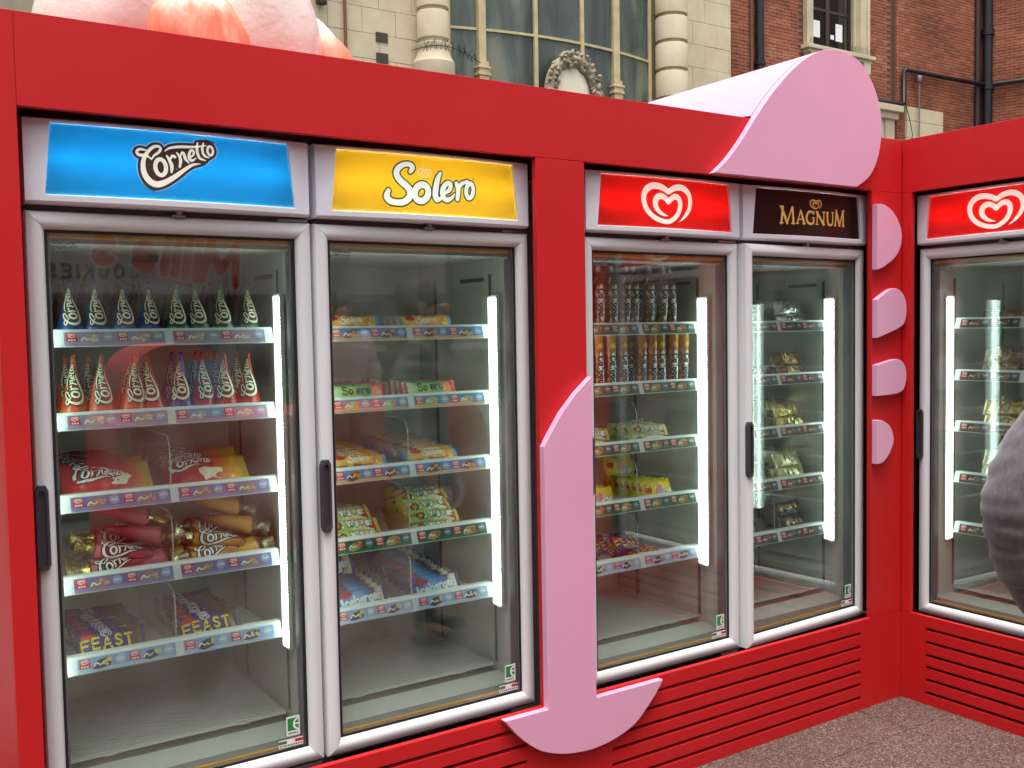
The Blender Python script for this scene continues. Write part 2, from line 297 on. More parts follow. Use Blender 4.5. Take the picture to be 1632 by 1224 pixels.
LOGO = {
 'cornetto': [
  (0,'-65.2,30.9,3.6 -74.8,32.2,5.4 -82.4,29.5,6 -84.6,23.7,6.4 -78.7,18.6,6.9 -64.3,18.4,6.4 -53.5,12.2,2.9'),
  (0,'-52.9,10.1,2.9 -46.3,19.8,5 -34.9,29.2,6 -31.5,37.3,6 -37.2,41.8,6 -48.4,38.7,6.9 -59.8,27.9,7.9 -68.6,13.1,8.9 -71.9,-4,10.7 -69.2,-23.5,12.6 -58.7,-39,14 -43.1,-46,14.3 -23.3,-39.9,12.6 1.2,-24.2,10.3 23.2,-6.9,7.9 42.3,5.4,6 59.9,8.6,1.4'),
  (0,'-22.2,31.7,2 -10.7,39.8,5 10.7,44.5,6.4 32.2,46,6 51,47.9,4.9'),
  (1,'-20.8,-3,9.4 -20.9,-11.1,9.4 -23.3,-18.2,9.4 -27.5,-22.9,9.4 -32.8,-24.2,9.4 -38,-21.9,9.4 -42.1,-16.5,9.4 -44.4,-9,9.4 -44.3,-0.9,9.4 -41.9,6.2,9.4 -37.7,10.8,9.4 -32.5,12.2,9.4 -27.2,9.9,9.4 -23.1,4.5,9.4'),
  (0,'-17.7,21.4,4.3 -11.7,10.5,7.2 -7.2,-2,8.3 -8.4,-15.2,4.9'),
  (0,'-9.9,14.9,4.6 -4.9,22.5,6 0.6,19.8,6.3'),
  (0,'5.2,30.4,3.4 11.6,20.9,6.6 13.5,11.1,7.2 10.8,-2.3,4.9'),
  (0,'11.3,19.5,2.9 17.4,31.4,5.7 21.8,28.2,6.9 24.8,17.7,6.9 32.4,9.4,3.7'),
  (0,'35.7,21.7,4 43.9,29.3,4.9 44.1,37.2,5.4 39.1,38.7,5.7 34.3,31.4,6.3 33.9,19.8,6.6 40.1,14.9,6 49.8,21.4,2.3'),
  (0,'54.5,57.6,3.7 52.8,45.9,6.3 53.7,33,6.6 59.1,21.6,6.3 72.6,17.8,2.3'),
  (0,'68.4,58.1,3.4 65.5,47,6 66.3,35.5,6.3 71,27.9,6 80.9,25,2.3'),
  (0,'74.5,52.8,2.6 51,47.8,4.9'),
  (1,'90.6,42.7,6 90.4,38.1,6 89,34.1,6 86.6,31.6,6 83.8,31,6 80.9,32.4,6 78.8,35.6,6 77.6,39.9,6 77.8,44.5,6 79.2,48.4,6 81.5,51,6 84.4,51.6,6 87.2,50.2,6 89.4,47,6'),
 ],
 'heart': [
  (0,'53.5,-58.5,1.4 76.9,-41.2,10.2 95.4,-18.7,14.5 102.8,5.5,17 97.9,29,18.7 79.9,45.6,20.1 55.8,51.8,19.6 29.8,46.9,18.7 6.8,34.5,17'),
  (0,'6.8,34.5,17 -11.7,44.3,19.1 -37,50.7,20.1 -62.1,49.5,20.8 -83.4,37.6,20.8 -94.1,19,19.8 -93.1,-2.5,18.7 -82.3,-25,17.7 -59.5,-44.1,16.7 -28.6,-56.4,15.7 4.7,-60,15 28.6,-50.1,15.7 46.8,-34.5,16.7 57,-11.8,17.9 56.3,7.3,18.7 47.4,18.6,18.7 33.4,20.7,18.4 19.4,14,17.7 6.5,3.1,17'),
  (0,'6.5,3.1,17 -6.2,14,17.9 -21.8,19.7,19.1 -37.4,16.6,20.8 -47.3,2.9,21.3 -45.6,-14.4,19.1 -32.2,-29.6,14.5 -12.7,-38.6,8.5 4.9,-41.7,1.4'),
 ],
 'magnum': [
  (0,'-153.7,31.3,10.1 -157.6,2.1,9.1 -161.9,-24.5,9.1'),
  (0,'-160.4,32.3,10.1 -133.2,-22.8,11.1'),
  (0,'-133.2,-21.8,6.1 -109.1,31.7,7.6'),
  (0,'-107.1,31.8,9.6 -104.2,4.7,9.6 -102.5,-23,10.1'),
  (0,'-168.4,33.1,4.5 -151.6,29.6,6.1'),
  (0,'-170.1,-24.3,4 -152.4,-23.5,4'),
  (0,'-112.3,-23.9,4 -95.3,-23.5,4'),
  (0,'-66.4,21.8,4.5 -83.8,-22.6,6.1'),
  (0,'-65.5,22.8,7.6 -47.4,-21.4,11.1'),
  (0,'-76.2,-8.1,4 -53.5,-7,4'),
  (0,'-90.4,-23.1,3.5 -76,-22.9,3.5'),
  (0,'-57.2,-22.7,3.5 -42.5,-22.4,3.5'),
  (0,'3.4,14.1,4.5 -7.4,20.7,7.6 -21.3,20.6,8.6 -32.1,11.3,9.1 -35.8,-2.1,9.6 -29.1,-16.1,9.1 -13.7,-21.6,8.1 1.1,-16.4,7.6 1.8,-0.4,7.1'),
  (0,'-6.9,0.1,3.5 6.7,0.7,3.5'),
  (0,'3.4,11.6,2.5 3.7,23.9,4'),
  (0,'22,21.2,5.6 20.4,-21.1,5.6'),
  (0,'18.9,22,9.1 57.3,-20.9,10.6'),
  (0,'57.3,-20.9,5.6 58,22.6,5.6'),
  (0,'14.2,22,3.5 26.7,22.2,3.5'),
  (0,'14.1,-22,3.5 26.6,-21.8,3.5'),
  (0,'51.1,22.6,3.5 64.3,22.9,3.5'),
  (0,'78.5,22.3,8.6 78.5,-3,8.6 84.8,-18.2,8.6 97.6,-21.2,7.6 107.1,-13.1,6.6 108.8,23.9,6.1'),
  (0,'71.3,22.4,3.5 85.8,22.7,3.5'),
  (0,'102.4,24,3.5 115.2,24.2,3.5'),
  (0,'131.2,31.9,8.6 128,5.6,7.6 123.2,-20.7,7.6'),
  (0,'129.6,32.4,8.6 149.9,-20.2,10.6'),
  (0,'149.9,-19.6,5.6 170.1,32.4,7.1'),
  (0,'170.1,32.8,8.6 171.7,-20.7,9.1'),
  (0,'167.5,32.3,4 179.2,35,4'),
  (0,'116.7,-21.6,3.5 129.9,-21.5,3.5'),
  (0,'164.2,-21.3,3.5 179.2,-21.1,3.5'),
 ],
 'magnum_heart': [
  (0,'17.8,-14.7,0.3 24.8,-10,2.6 30.3,-4,3.7 32.4,2.3,4.3 30.9,8.5,4.7 25.4,12.9,5.1 18.1,14.5,5 10.2,13.2,4.7 3.2,9.9,4.3'),
  (0,'3.2,9.9,4.3 -2.5,12.5,4.8 -10.4,14.2,5.1 -18.2,13.9,5.3 -24.8,10.6,5.3 -28.1,5.6,5 -27.7,-0.2,4.7 -24.3,-6.2,4.5 -17,-11.3,4.2 -7.4,-14.4,4 2.9,-15.3,3.8 10.2,-12.5,4 15.6,-8.3,4.2 18.7,-2.3,4.5 18.4,2.7,4.7 15.7,5.7,4.7 11.4,6.3,4.6 7.2,4.5,4.5 3.2,1.5,4.3'),
  (0,'3.2,1.5,4.3 -0.7,4.4,4.5 -5.6,5.9,4.8 -10.4,5,5.3 -13.4,1.4,5.4 -12.8,-3.3,4.8 -8.6,-7.3,3.7 -2.6,-9.6,2.2 2.9,-10.4,0.3'),
 ],
 'solero': [
  (0,'-57.8,32.2,10 -50.6,43.2,13.3 -55.7,50.2,13.3 -68.1,52,12.5 -82.8,47.2,13.7 -95.9,35.3,16.1 -97.9,21.4,17.3 -86.9,6.6,17.7 -68.6,-6.8,18.5 -58.5,-21.9,19.7 -63.1,-36.9,18.5 -79,-48.9,16.9 -99.8,-51.3,16.1 -119.2,-47.5,16.9 -128,-36.1,16.9 -122.5,-21.2,12.1'),
  (1,'-5.1,-24.1,17.7 -9.5,-33.4,17.7 -17,-40.3,17.7 -26,-43.4,17.7 -34.8,-42.3,17.7 -41.5,-37.1,17.7 -44.9,-28.9,17.7 -44.4,-19.2,17.7 -40,-10,17.7 -32.6,-3.1,17.7 -23.6,0.1,17.7 -14.8,-0.9,17.7 -8,-6.1,17.7 -4.5,-14.4,17.7'),
  (0,'34.5,34.5,9 25.4,18,14.5 19.9,-4.9,16.9 17.3,-25.6,17.3 23,-37.5,14.9 36.2,-32,8'),
  (0,'45.2,-19.3,8 63,-7.8,12.1 66,6.6,12.9 55.7,9.1,12.5 42.3,-5.3,14.9 40.7,-24.2,15.3 51.3,-36.4,13.7 69.1,-30.1,10 78.2,-19.2,4'),
  (0,'85.5,10.7,12.1 90.7,-6.1,14.5 87.8,-31.9,12.1'),
  (0,'90.7,-6.1,8 101,9.8,11.2 121.4,18.8,8'),
  (1,'140.4,-6.7,12.5 138.2,-15.4,12.5 134,-22.4,12.5 128.8,-26.3,12.5 123.6,-26.2,12.5 119.5,-22.2,12.5 117.1,-15.2,12.5 117,-6.4,12.5 119.3,2.3,12.5 123.4,9.3,12.5 128.6,13.2,12.5 133.8,13.1,12.5 138,9.2,12.5 140.3,2.1,12.5'),
 ],
 'cornetto_back': [
  (1,'-94.7,25.7,0 -89.6,35.9,0 -78.6,40.6,0 -66.4,37.9,0 -52.2,48.2,0 -38.3,50.9,0 -27.4,44.7,0 -24.8,38.6,0 -7.6,48.6,0 18.1,53,0 46.9,55.5,0 54.5,64.1,0 76.4,66.8,0 90.9,61.5,0 99.3,46.9,0 95.9,32.1,0 79.1,14.7,0 64.1,3.4,0 45,-2.4,0 15.5,-24.7,0 -13.7,-46.7,0 -42.2,-60.6,0 -58.7,-58.1,0 -74.7,-42.2,0 -81.4,-18.8,0 -80.4,9.3,0 -90.3,15.5,0'),
 ],
}
LG = {k: [(cl, [(x/1000, y/1000, w/1000) for x, y, w in P]) for cl, P in parse(v)] for k, v in LOGO.items()}
# ---------------------------------------------------------------- shared colours
RED = M('red_paint', (202, 34, 38), .5, var=.06, vs=2.0, bump=.06, bs=400, spec=.28)
PINK = M('pink_paint', (233, 172, 202), .45, var=.03, vs=3, bump=.04, bs=300, spec=.4)
DARK = M('dark_void', (18, 15, 18), .8)
STONE = M('pale_stone', (196, 184, 156), .85, var=.22, vs=1.6, bump=.4, bs=30, detail=8)
STONED = M('stone_back', (150, 140, 118), .9, var=.25, vs=2, bump=.3, bs=20)
IRON = M('black_pipe_paint', (24, 26, 30), .45, var=.3, vs=6, spec=.4)
MULL = M('cream_mullion_paint', (190, 172, 132), .6, var=.25, vs=5)

def brick_mat():
    m, p = base('brick_clay'); g = N(m, 'ShaderNodeNewGeometry')
    d = N(m, 'ShaderNodeVectorMath', operation='DIVIDE'); d.inputs[1].default_value = (.235, .235, .075); L(m, g.outputs['Position'], d.inputs[0])
    fl = N(m, 'ShaderNodeVectorMath', operation='FLOOR'); L(m, d.outputs[0], fl.inputs[0])
    wn = N(m, 'ShaderNodeTexWhiteNoise'); L(m, fl.outputs[0], wn.inputs['Vector'])
    big = N(m, 'ShaderNodeTexNoise', Scale=.55, Detail=5.0); L(m, g.outputs['Position'], big.inputs['Vector'])
    a = N(m, 'ShaderNodeMath', operation='MULTIPLY_ADD'); a.inputs[1].default_value = .42; L(m, wn.outputs['Value'], a.inputs[0])
    s2 = N(m, 'ShaderNodeMapRange'); s2.inputs['From Min'].default_value = .3; s2.inputs['From Max'].default_value = .7; s2.inputs['To Max'].default_value = .6; L(m, big.outputs['Fac'], s2.inputs['Value'])
    L(m, s2.outputs[0], a.inputs[2])
    cr = N(m, 'ShaderNodeValToRGB'); e = cr.color_ramp.elements; e.new(.4); e.new(.75)
    for i, (q, c) in enumerate(((0, (92, 54, 43)), (.4, (130, 75, 54)), (.72, (149, 89, 64)), (1, (168, 116, 86)))): e[i].position = q; e[i].color = (*lin(c), 1)
    L(m, a.outputs[0], cr.inputs[0]); L(m, cr.outputs[0], p.inputs['Base Color']); p.inputs['Roughness'].default_value = .9
    n2 = N(m, 'ShaderNodeTexNoise', Scale=60.0, Detail=3.0); L(m, g.outputs['Position'], n2.inputs['Vector']); b = N(m, 'ShaderNodeBump', Strength=.5, Distance=.004); L(m, n2.outputs['Fac'], b.inputs['Height']); L(m, b.outputs[0], p.inputs['Normal'])
    return m
BRICK = brick_mat()
def far_brick():
    m, p = base('brick_far'); tc = N(m, 'ShaderNodeTexCoord'); mp = N(m, 'ShaderNodeMapping'); mp.inputs['Rotation'].default_value = (pi/2, 0, 0); L(m, tc.outputs['Object'], mp.inputs['Vector'])
    b = N(m, 'ShaderNodeTexBrick', Scale=1.0); b.inputs['Color1'].default_value = (*lin((120, 58, 44)), 1); b.inputs['Color2'].default_value = (*lin((146, 76, 54)), 1); b.inputs['Mortar'].default_value = (*lin((96, 72, 62)), 1)
    b.inputs['Brick Width'].default_value = .235; b.inputs['Row Height'].default_value = .075; b.inputs['Mortar Size'].default_value = .006; L(m, mp.outputs[0], b.inputs['Vector']); L(m, b.outputs['Color'], p.inputs['Base Color']); p.inputs['Roughness'].default_value = .9
    return m
FARBRICK = far_brick()
MORTAR = M('mortar', (104, 76, 64), .95, var=.2, vs=3)
def dark_glass():
    m, p = base('old_window_glass'); g = N(m, 'ShaderNodeNewGeometry'); mp = N(m, 'ShaderNodeMapping'); mp.inputs['Scale'].default_value = (1.6, 1.6, .35); L(m, g.outputs['Position'], mp.inputs['Vector'])
    n = N(m, 'ShaderNodeTexNoise', Scale=1.1, Detail=7.0, Distortion=.6); L(m, mp.outputs[0], n.inputs['Vector'])
    cr = N(m, 'ShaderNodeValToRGB'); e = cr.color_ramp.elements; e.new(.5); e.new(.62)
    for i, (q, c) in enumerate(((.3, (42, 53, 49)), (.5, (70, 82, 74)), (.62, (102, 112, 101)), (.8, (128, 118, 82)))): e[i].position = q; e[i].color = (*lin(c), 1)
    L(m, n.outputs['Fac'], cr.inputs[0]); L(m, cr.outputs[0], p.inputs['Base Color']); p.inputs['Roughness'].default_value = .16; p.inputs['Specular IOR Level'].default_value = .45
    mp2 = N(m, 'ShaderNodeMapping'); mp2.inputs['Scale'].default_value = (14, 14, .8); L(m, g.outputs['Position'], mp2.inputs['Vector'])
    n2 = N(m, 'ShaderNodeTexNoise', Scale=1.0, Detail=3.0); L(m, mp2.outputs[0], n2.inputs['Vector']); r = N(m, 'ShaderNodeMapRange'); r.inputs['To Min'].default_value = .06; r.inputs['To Max'].default_value = .5; L(m, n2.outputs['Fac'], r.inputs['Value']); L(m, r.outputs[0], p.inputs['Roughness'])
    return m
OLDGLASS = dark_glass()

# ---------------------------------------------------------------- ground
mb = MB(); mb.box(-250, 250, -250, 250, -.35, -.03)
tag(mb.build('ground', M('street_paving', (120, 116, 112), .85, var=.2, vs=1.2, bump=.3, bs=15)), kind='structure')
def granulate():
    m, p = base('rubber_granulate'); g = N(m, 'ShaderNodeNewGeometry')
    v = N(m, 'ShaderNodeTexVoronoi', Scale=230.0); L(m, g.outputs['Position'], v.inputs['Vector'])
    sp = N(m, 'ShaderNodeSeparateColor'); L(m, v.outputs['Color'], sp.inputs[0])
    cr = N(m, 'ShaderNodeValToRGB'); cr.color_ramp.interpolation = 'CONSTANT'; e = cr.color_ramp.elements; e.new(.25); e.new(.5); e.new(.72); e.new(.9)
    for i, (q, c) in enumerate(((0, (72, 40, 35)), (.25, (94, 64, 55)), (.5, (110, 90, 79)), (.72, (96, 85, 76)), (.9, (142, 130, 114)))): e[i].position = q; e[i].color = (*lin(c), 1)
    L(m, sp.outputs[0], cr.inputs[0])
    big = N(m, 'ShaderNodeTexNoise', Scale=2.2, Detail=6.0); L(m, g.outputs['Position'], big.inputs['Vector']); r = N(m, 'ShaderNodeMapRange'); r.inputs['To Min'].default_value = .75; r.inputs['To Max'].default_value = 1.25; L(m, big.outputs['Fac'], r.inputs['Value'])
    mx = N(m, 'ShaderNodeVectorMath', operation='SCALE'); L(m, cr.outputs[0], mx.inputs[0]); L(m, r.outputs[0], mx.inputs['Scale']); L(m, mx.outputs[0], p.inputs['Base Color']); p.inputs['Roughness'].default_value = .8
    b = N(m, 'ShaderNodeBump', Strength=.7, Distance=.004); L(m, v.outputs['Distance'], b.inputs['Height']); L(m, b.outputs[0], p.inputs['Normal'])
    return m
GRAN = granulate()
mb = MB(); mb.box(-2.5, 5.5, -5.5, 1.5, -.03, -.012)
floor = tag(mb.build('floor', M('floor_bed', (70, 40, 38), .95)), kind='structure')
mb = MB(); mb.box(-.2494, .2494, -.2494, .2494, -.02, 0); tile = mb.mesh('floor_tile', GRAN)
for i in range(-4, 8):
    for j in range(-9, 1):
        o = link('floor_tile', tile, floor, (i*.5+.02, j*.5-.03, random.uniform(-.0012, .0004)), (random.uniform(-.001, .001), random.uniform(-.001, .001), 0))

# ---------------------------------------------------------------- the red booth
booth = empty('ice_cream_booth', 'bright red display booth with pink cut-out shapes framing glass door freezers', 'booth')
ZT, ZB, YF, XS = 2.1406, 1.9417, -.064, 3.0246
def red(name, x0, x1, y0, y1, z0, z1, bevel=.0012):
    mb = MB(); mb.box(x0, x1, y0, y1, z0, z1); return mb.build(name, RED, booth, bevel=bevel)
red('header_panel', -.0145, XS-.0005, YF, YF+.02, ZB, ZT)
red('header_panel', XS, XS+.02, -1.95, YF-.0005, ZB, ZT)
red('post', -.066, -.015, YF, YF+.02, 0, ZT)
red('post', 1.328, 1.503, YF, YF+.02, .3405, ZB-.0008)
red('post', 2.843, XS-.0005, YF, YF+.02, .3405, ZB-.0008)
red('post', XS, XS+.02, -.105, YF-.0005, .3405, ZB-.0008)
red('post', XS, XS+.02, -.985, -.768, .3405, ZB-.0008); red('post', XS, XS+.02, -1.95, -1.665, .3405, ZB-.0008)
red('side_panel', -.066, -.046, YF+.0205, .78, 0, ZT)
red('back_panel', -.045, 3.9, .78, .80, 0, ZT)
red('back_panel', 3.9, 3.92, -1.95, .80, 0, ZT)
red('side_panel', XS+.021, 3.9, -1.97, -1.951, 0, ZT)
mb = MB(); mb.prism([(-.04, YF+.021), (XS+.021, YF+.021), (XS+.021, -1.949), (3.899, -1.949), (3.899, .779), (-.04, .779)], ZT-.03, ZT-.004, 'z'); mb.build('roof_panel', RED, booth)
SL = [(0, .041), (.053, .091), (.103, .139), (.151, .185), (.197, .235), (.247, .285), (.297, .34)]
for a, b in ((.03, 1.264), (1.583, 2.784)):
    for z0, z1 in SL: red('slat', a, b, YF, YF+.018, z0, z1, .001)
for a, b in ((-.0145, .03), (1.264, 1.583), (2.784, XS-.0005)): red('base_stile', a, b, YF, YF+.018, 0, .34, 0)
for z0, z1 in SL: red('slat', XS, XS+.018, -1.64, -.172, z0, z1, .001)
red('base_stile', XS, XS+.018, -.172, YF-.0005, 0, .34, 0); red('base_stile', XS, XS+.018, -1.95, -1.64, 0, .34, 0)
for q in ((-.04, XS-.02, YF+.034, YF+.044), (XS+.034, XS+.044, -1.94, -.08)): mb = MB(); mb.box(*q, 0, .30); mb.build('backing_board', M('backing_slot_shade', (60, 14, 16), .8), booth)  # booth red darkened to paint in the shade inside the slots
def pts2(s): return [tuple(map(float, t.split(','))) for t in s.split()]
def smooth2(P, n=6):
    Q = spline([(x, y, 0) for x, y in P], False, n); return [(x, y) for x, y, _ in Q]
disc_curve = pts2("2.01,1.943 2.072,1.992 2.139,2.062 2.205,2.142 2.286,2.231 2.38,2.315 2.469,2.374 2.568,2.409 2.669,2.410 2.756,2.377 2.821,2.307 2.855,2.231 2.862,2.152 2.843,2.06 2.796,1.988 2.722,1.943")
poly = smooth2(disc_curve)[::-1]
mb = MB(); mb.prism(poly, -.092, -.0665); o = mb.build('cutout_panel', PINK, booth, bevel=.0012); o['label'] = 'large pink rounded fin on top of the booth'
up = [(x, max(z, 2.1412)) for x, z in poly if z > 2.10]
cx_ = sum(x for x, z in up)/len(up); cz_ = sum(z for x, z in up)/len(up)
mb = MB(); mb.prism([(cx_+(x-cx_)*.985, max(2.1412, cz_+(z-cz_)*.985)) for x, z in up], -.064, -.058); mb.build('cutout_joint', M('grey_joint', (150, 140, 146), .6), booth)
mb = MB(); mb.prism(up, -.058, .775); mb.build('cutout_body', PINK, booth, bevel=.001)
anchor = pts2("1.501,1.307 1.445,1.262 1.39,1.205 1.345,1.143 1.324,1.11")+pts2("1.324,.340 1.173,.340")+smooth2(pts2("1.173,.340 1.196,.312 1.226,.279 1.268,.243 1.313,.216 1.381,.194 1.45,.184 1.499,.183 1.56,.19 1.623,.207 1.665,.228 1.70,.257 1.742,.298 1.772,.336"))[1:]+pts2("1.504,.336")
mb = MB(); mb.prism(anchor, -.090, -.0665); o = mb.build('cutout_panel', PINK, booth, bevel=.0012); o['label'] = 'pink upright cut-out strip with a bowl-shaped foot'
for s in ("2.842,1.888 2.87,1.890 2.901,1.882 2.935,1.864 2.962,1.838 2.982,1.806 2.988,1.774 2.982,1.742 2.962,1.71 2.935,1.688 2.906,1.672 2.87,1.656 2.842,1.649",
          "2.843,1.538 2.87,1.553 2.91,1.572 2.944,1.581 2.975,1.574 3.00,1.556 3.016,1.525 3.018,1.49 3.006,1.452 2.97,1.432 2.93,1.42 2.88,1.406 2.843,1.397",
          "2.843,1.296 2.88,1.303 2.93,1.312 2.964,1.315 2.99,1.306 3.01,1.288 3.019,1.26 3.016,1.228 3.00,1.198 2.965,1.186 2.92,1.183 2.88,1.182 2.843,1.181",
          "2.843,1.09 2.865,1.09 2.889,1.082 2.914,1.068 2.931,1.049 2.940,1.026 2.941,1.004 2.931,.982 2.914,.958 2.888,.937 2.868,.929 2.843,.927"):
    mb = MB(); mb.prism(smooth2(pts2(s))[::-1], -.090, -.0665); mb.build('cutout_petal', PINK, booth, bevel=.0012)
# polygons above run clockwise seen from the front, so their caps face outwards; fix normals once
for o in booth.children:
    if o.name.startswith('cutout'):
        import bmesh
        bm = bmesh.new(); bm.from_mesh(o.data); bmesh.ops.recalc_face_normals(bm, faces=bm.faces); bm.to_mesh(o.data); bm.free()

# ---------------------------------------------------------------- street front behind the booth
sb = empty('stone_building', 'cream stone theatre front with bowed leaded window and round columns', 'building', (0, 0, 0))
mb = MB(); mb.box(-22, 8.69, 13.06, 13.5, 0, 12.5); mb.box(13.34, 15.66, 13.06, 13.5, 0, 12.5); mb.box(8.69, 13.34, 13.06, 13.5, 0, 4.4); mb.box(8.69, 13.34, 13.06, 13.5, 9.6, 12.5)
mb.build('wall', STONED, sb)
random.seed(3)
def blocks(x0, x1, z0, z1, ws, h):
    z = z0; k = 0
    while z < z1:
        x = x0; j = (k % 2)*ws*.5
        while x < x1-.02:
            w = min((ws-j) if x == x0 and j else ws, x1-x); mb = MB(); d = random.uniform(0, .006)
            mb.box(x+.003, x+w-.003, 13.0+d, 13.058, z+.003, z+h-.003); mb.build('stone_block', STONE, sb, bevel=.004); x += w
        z += h; k += 1
blocks(5.2, 8.2, 5.6, 7.7, .62, .42); blocks(14.2, 15.66, 5.9, 8.9, .70, .47)
mb = MB(); mb.box(6.78, 6.98, 12.95, 12.999, 7.05, 8.0); mb.build('brick_band', BRICK, sb)
mb = MB(); mb.tube([(6.72, 12.93, 4.5), (6.72, 12.93, 9)], .03, 8); mb.build('pipe', M('brown_pipe_paint', (112, 72, 52), .6, var=.2, vs=4), sb)
mb = MB(); mb.tube([(6.3, 12.90, 6.75), (6.3, 12.90, 9)], .09, 10); mb.build('pipe', IRON, sb)
for z in (5.98, 6.32): mb = MB(); mb.box(7.30, 7.52, 12.985, 12.999, z, z+.16); mb.build('vent_grille', M('rusty_grille', (70, 62, 52), .9, var=.5, vs=60), sb)
def column(x, y, r, bands, base_z):
    mb = MB(); mb.lathe([(r*.9, 3.0), (r*.9, 9.6)], 28, (x, y)); c = mb.build('column', STONE, sb, True, sharp=.6)
    for z0, z1 in bands:
        rr = r*1.08
        mb = MB(); mb.lathe([(r*.9, z0), (rr, z0+.012), (rr, z1-.035), (rr*.97, z1-.015), (r*.9, z1-.004)], 28, (x, y)); mb.build('drum', STONE, c, True, sharp=.5)
    if base_z:
        mb = MB(); mb.lathe([(r*1.3, base_z-.6), (r*1.42, base_z-.5), (r*1.42, base_z-.32), (r*1.2, base_z-.22), (r*1.12, base_z-.12), (r*1.22, base_z-.06), (r*1.22, base_z), (r*.9, base_z+.03)], 28, (x, y)); mb.build('column_base', STONE, c, True, sharp=.5)
column(8.28, 12.78, .255, [(6.42, 6.90), (6.94, 7.55)], 6.34)
column(13.70, 12.72, .30, [(5.45, 6.0), (6.03, 6.55), (6.59, 7.1), (7.14, 7.62), (7.66, 8.2)], 0)
# bowed window
def bow(x): u = (x-11.02)/2.33; return 13.0-.36*(1-u*u)
MX = [8.69, 9.27, 10.33, 11.37, 12.24, 13.34]
for i, x in enumerate(MX):
    thick = i in (1, 4); w = .075 if thick else .038
    mb = MB(); y = bow(x); mb.box(x-w, x+w, y-.05-(.03 if thick else 0), y+.04, 4.4 if not thick else 6.02, 9.6); m_ = mb.build('mullion', MULL, sb, bevel=.01)
    if thick:
        mb = MB(); z = 6.1
        for a, b, q in ((5.2, 5.95, .10), (5.95, 6.0, .13), (6.0, 6.07, .11), (6.07, 6.11, .135), (6.11, 6.2, .095)): mb.box(x-q, x+q, y-.06-q*.6, y+.02, a, b-.001)
        mb.build('mullion_base', MULL, m_, bevel=.006)
for z in (5.2, 6.77, 8.05):
    mb = MB(); n = 40
    for a in range(n):
        xa, xb = MX[0]+(MX[-1]-MX[0])*a/n, MX[0]+(MX[-1]-MX[0])*(a+1)/n
        ya, yb = bow(xa), bow(xb)
        p = [(xa, ya-.03, z-.022), (xb, yb-.03, z-.022), (xb, yb+.02, z-.022), (xa, ya+.02, z-.022), (xa, ya-.03, z+.022), (xb, yb-.03, z+.022), (xb, yb+.02, z+.022), (xa, ya+.02, z+.022)]
        mb.add(p, [(0,3,2,1),(4,5,6,7),(0,1,5,4),(2,3,7,6)])
    mb.build('glazing_bar', MULL, sb)
for i in range(5):
    for z0, z1 in ((4.4, 5.178), (5.222, 6.748), (6.792, 8.028), (8.072, 9.6)):
        mb = MB(); n = 4; tl = random.uniform(-.012, .012)
        for a in range(n):
            xa, xb = [MX[i]+.03+(MX[i+1]-MX[i]-.06)*q/n for q in (a, a+1)]
            p = [(x, bow(x)+dy+tl*(z-z0)/(z1-z0), z) for z in (z0, z1) for x in (xa, xb) for dy in (.004, .012)]
            mb.add(p, [(0,2,6,4),(1,5,7,3),(0,4,5,1),(2,3,7,6),(0,1,3,2),(4,6,7,5)])
        mb.build('window_pane', OLDGLASS, sb)
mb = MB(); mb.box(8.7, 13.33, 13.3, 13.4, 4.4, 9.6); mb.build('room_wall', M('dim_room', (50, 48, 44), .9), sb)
# carved oval wreath on the sill
mb = MB(); random.seed(5)
WC = (11.02, 12.45, 5.72)
for k in range(64):
    a = 2*pi*k/64
    for r_, q in ((.64, .05), (.56, .06), (.48, .045)):
        a2 = a+random.uniform(-.06, .06); r_ *= random.uniform(.95, 1.05)
        mb.ellipsoid((WC[0]+math.cos(a2)*r_*.95, WC[1]+random.uniform(-.09, .03), WC[2]+math.sin(a2)*r_*1.2), (q*random.uniform(.5, 1.5), q, q*random.uniform(.5, 1.1)), 7, 5, amp=.6, sc=2.5, seed=k*1.7, rot=Matrix.Rotation(random.uniform(0, 3), 3, 'Y'))
mb.tube([(WC[0]+math.cos(2*pi*k/40)*.56*.95, WC[1]+.03, WC[2]+math.sin(2*pi*k/40)*.56*1.2) for k in range(41)], .10, 10)
o = mb.build('carved_wreath', STONED, sb, True)
mb = MB(); mb.ellipsoid((WC[0], WC[1]+.05, WC[2]), (.43, .09, .56), 28, 14); mb.build('oval_tablet', M('white_plaster', (214, 206, 184), .8, var=.1, vs=4), sb, True)
mb = MB()
for k in range(26):
    x = random.uniform(7.75, 8.9); z = 6.02+.12*math.sin((x-7.7)*3); mb.tube([(x, 12.3, z), (x+random.uniform(-.15, .15), 12.25, z+.16)], .004, 4)
mb.tube([(7.6+.12*k, 12.3, 6.05+.16*math.sin(k*.3)) for k in range(12)], .008, 5); mb.build('bird_spikes', IRON, sb)

bb = empty('brick_building', 'red brick building with stone framed window and black drainpipes', 'building')
K = Vector((24.9, 13.1, 0)); KD = Vector((.357, -.934, 0)).normalized(); KN = Vector((-.934, -.357, 0)).normalized()
mb = MB(); mb.box(15.66, 18.08, 13.11, 13.7, 0, 12.5); mb.box(20.24, 24.95, 13.11, 13.7, 0, 12.5); mb.box(18.08, 20.24, 13.11, 13.7, 0, 7.3); mb.box(18.08, 20.24, 13.11, 13.7, 10.6, 12.5)
mb.build('wall', FARBRICK, bb)
mb = MB(); A = K-KN*.01; B = K+KD*11-KN*.01; A2, B2 = A-KN*.5, B-KN*.5
mb.add([(p.x, p.y, z) for z in (0, 12.5) for p in (A, B, B2, A2)], [(0,1,5,4),(1,2,6,5),(2,3,7,6),(3,0,4,7),(4,5,6,7)]); mb.build('wall', MORTAR, bb)
mb = MB()
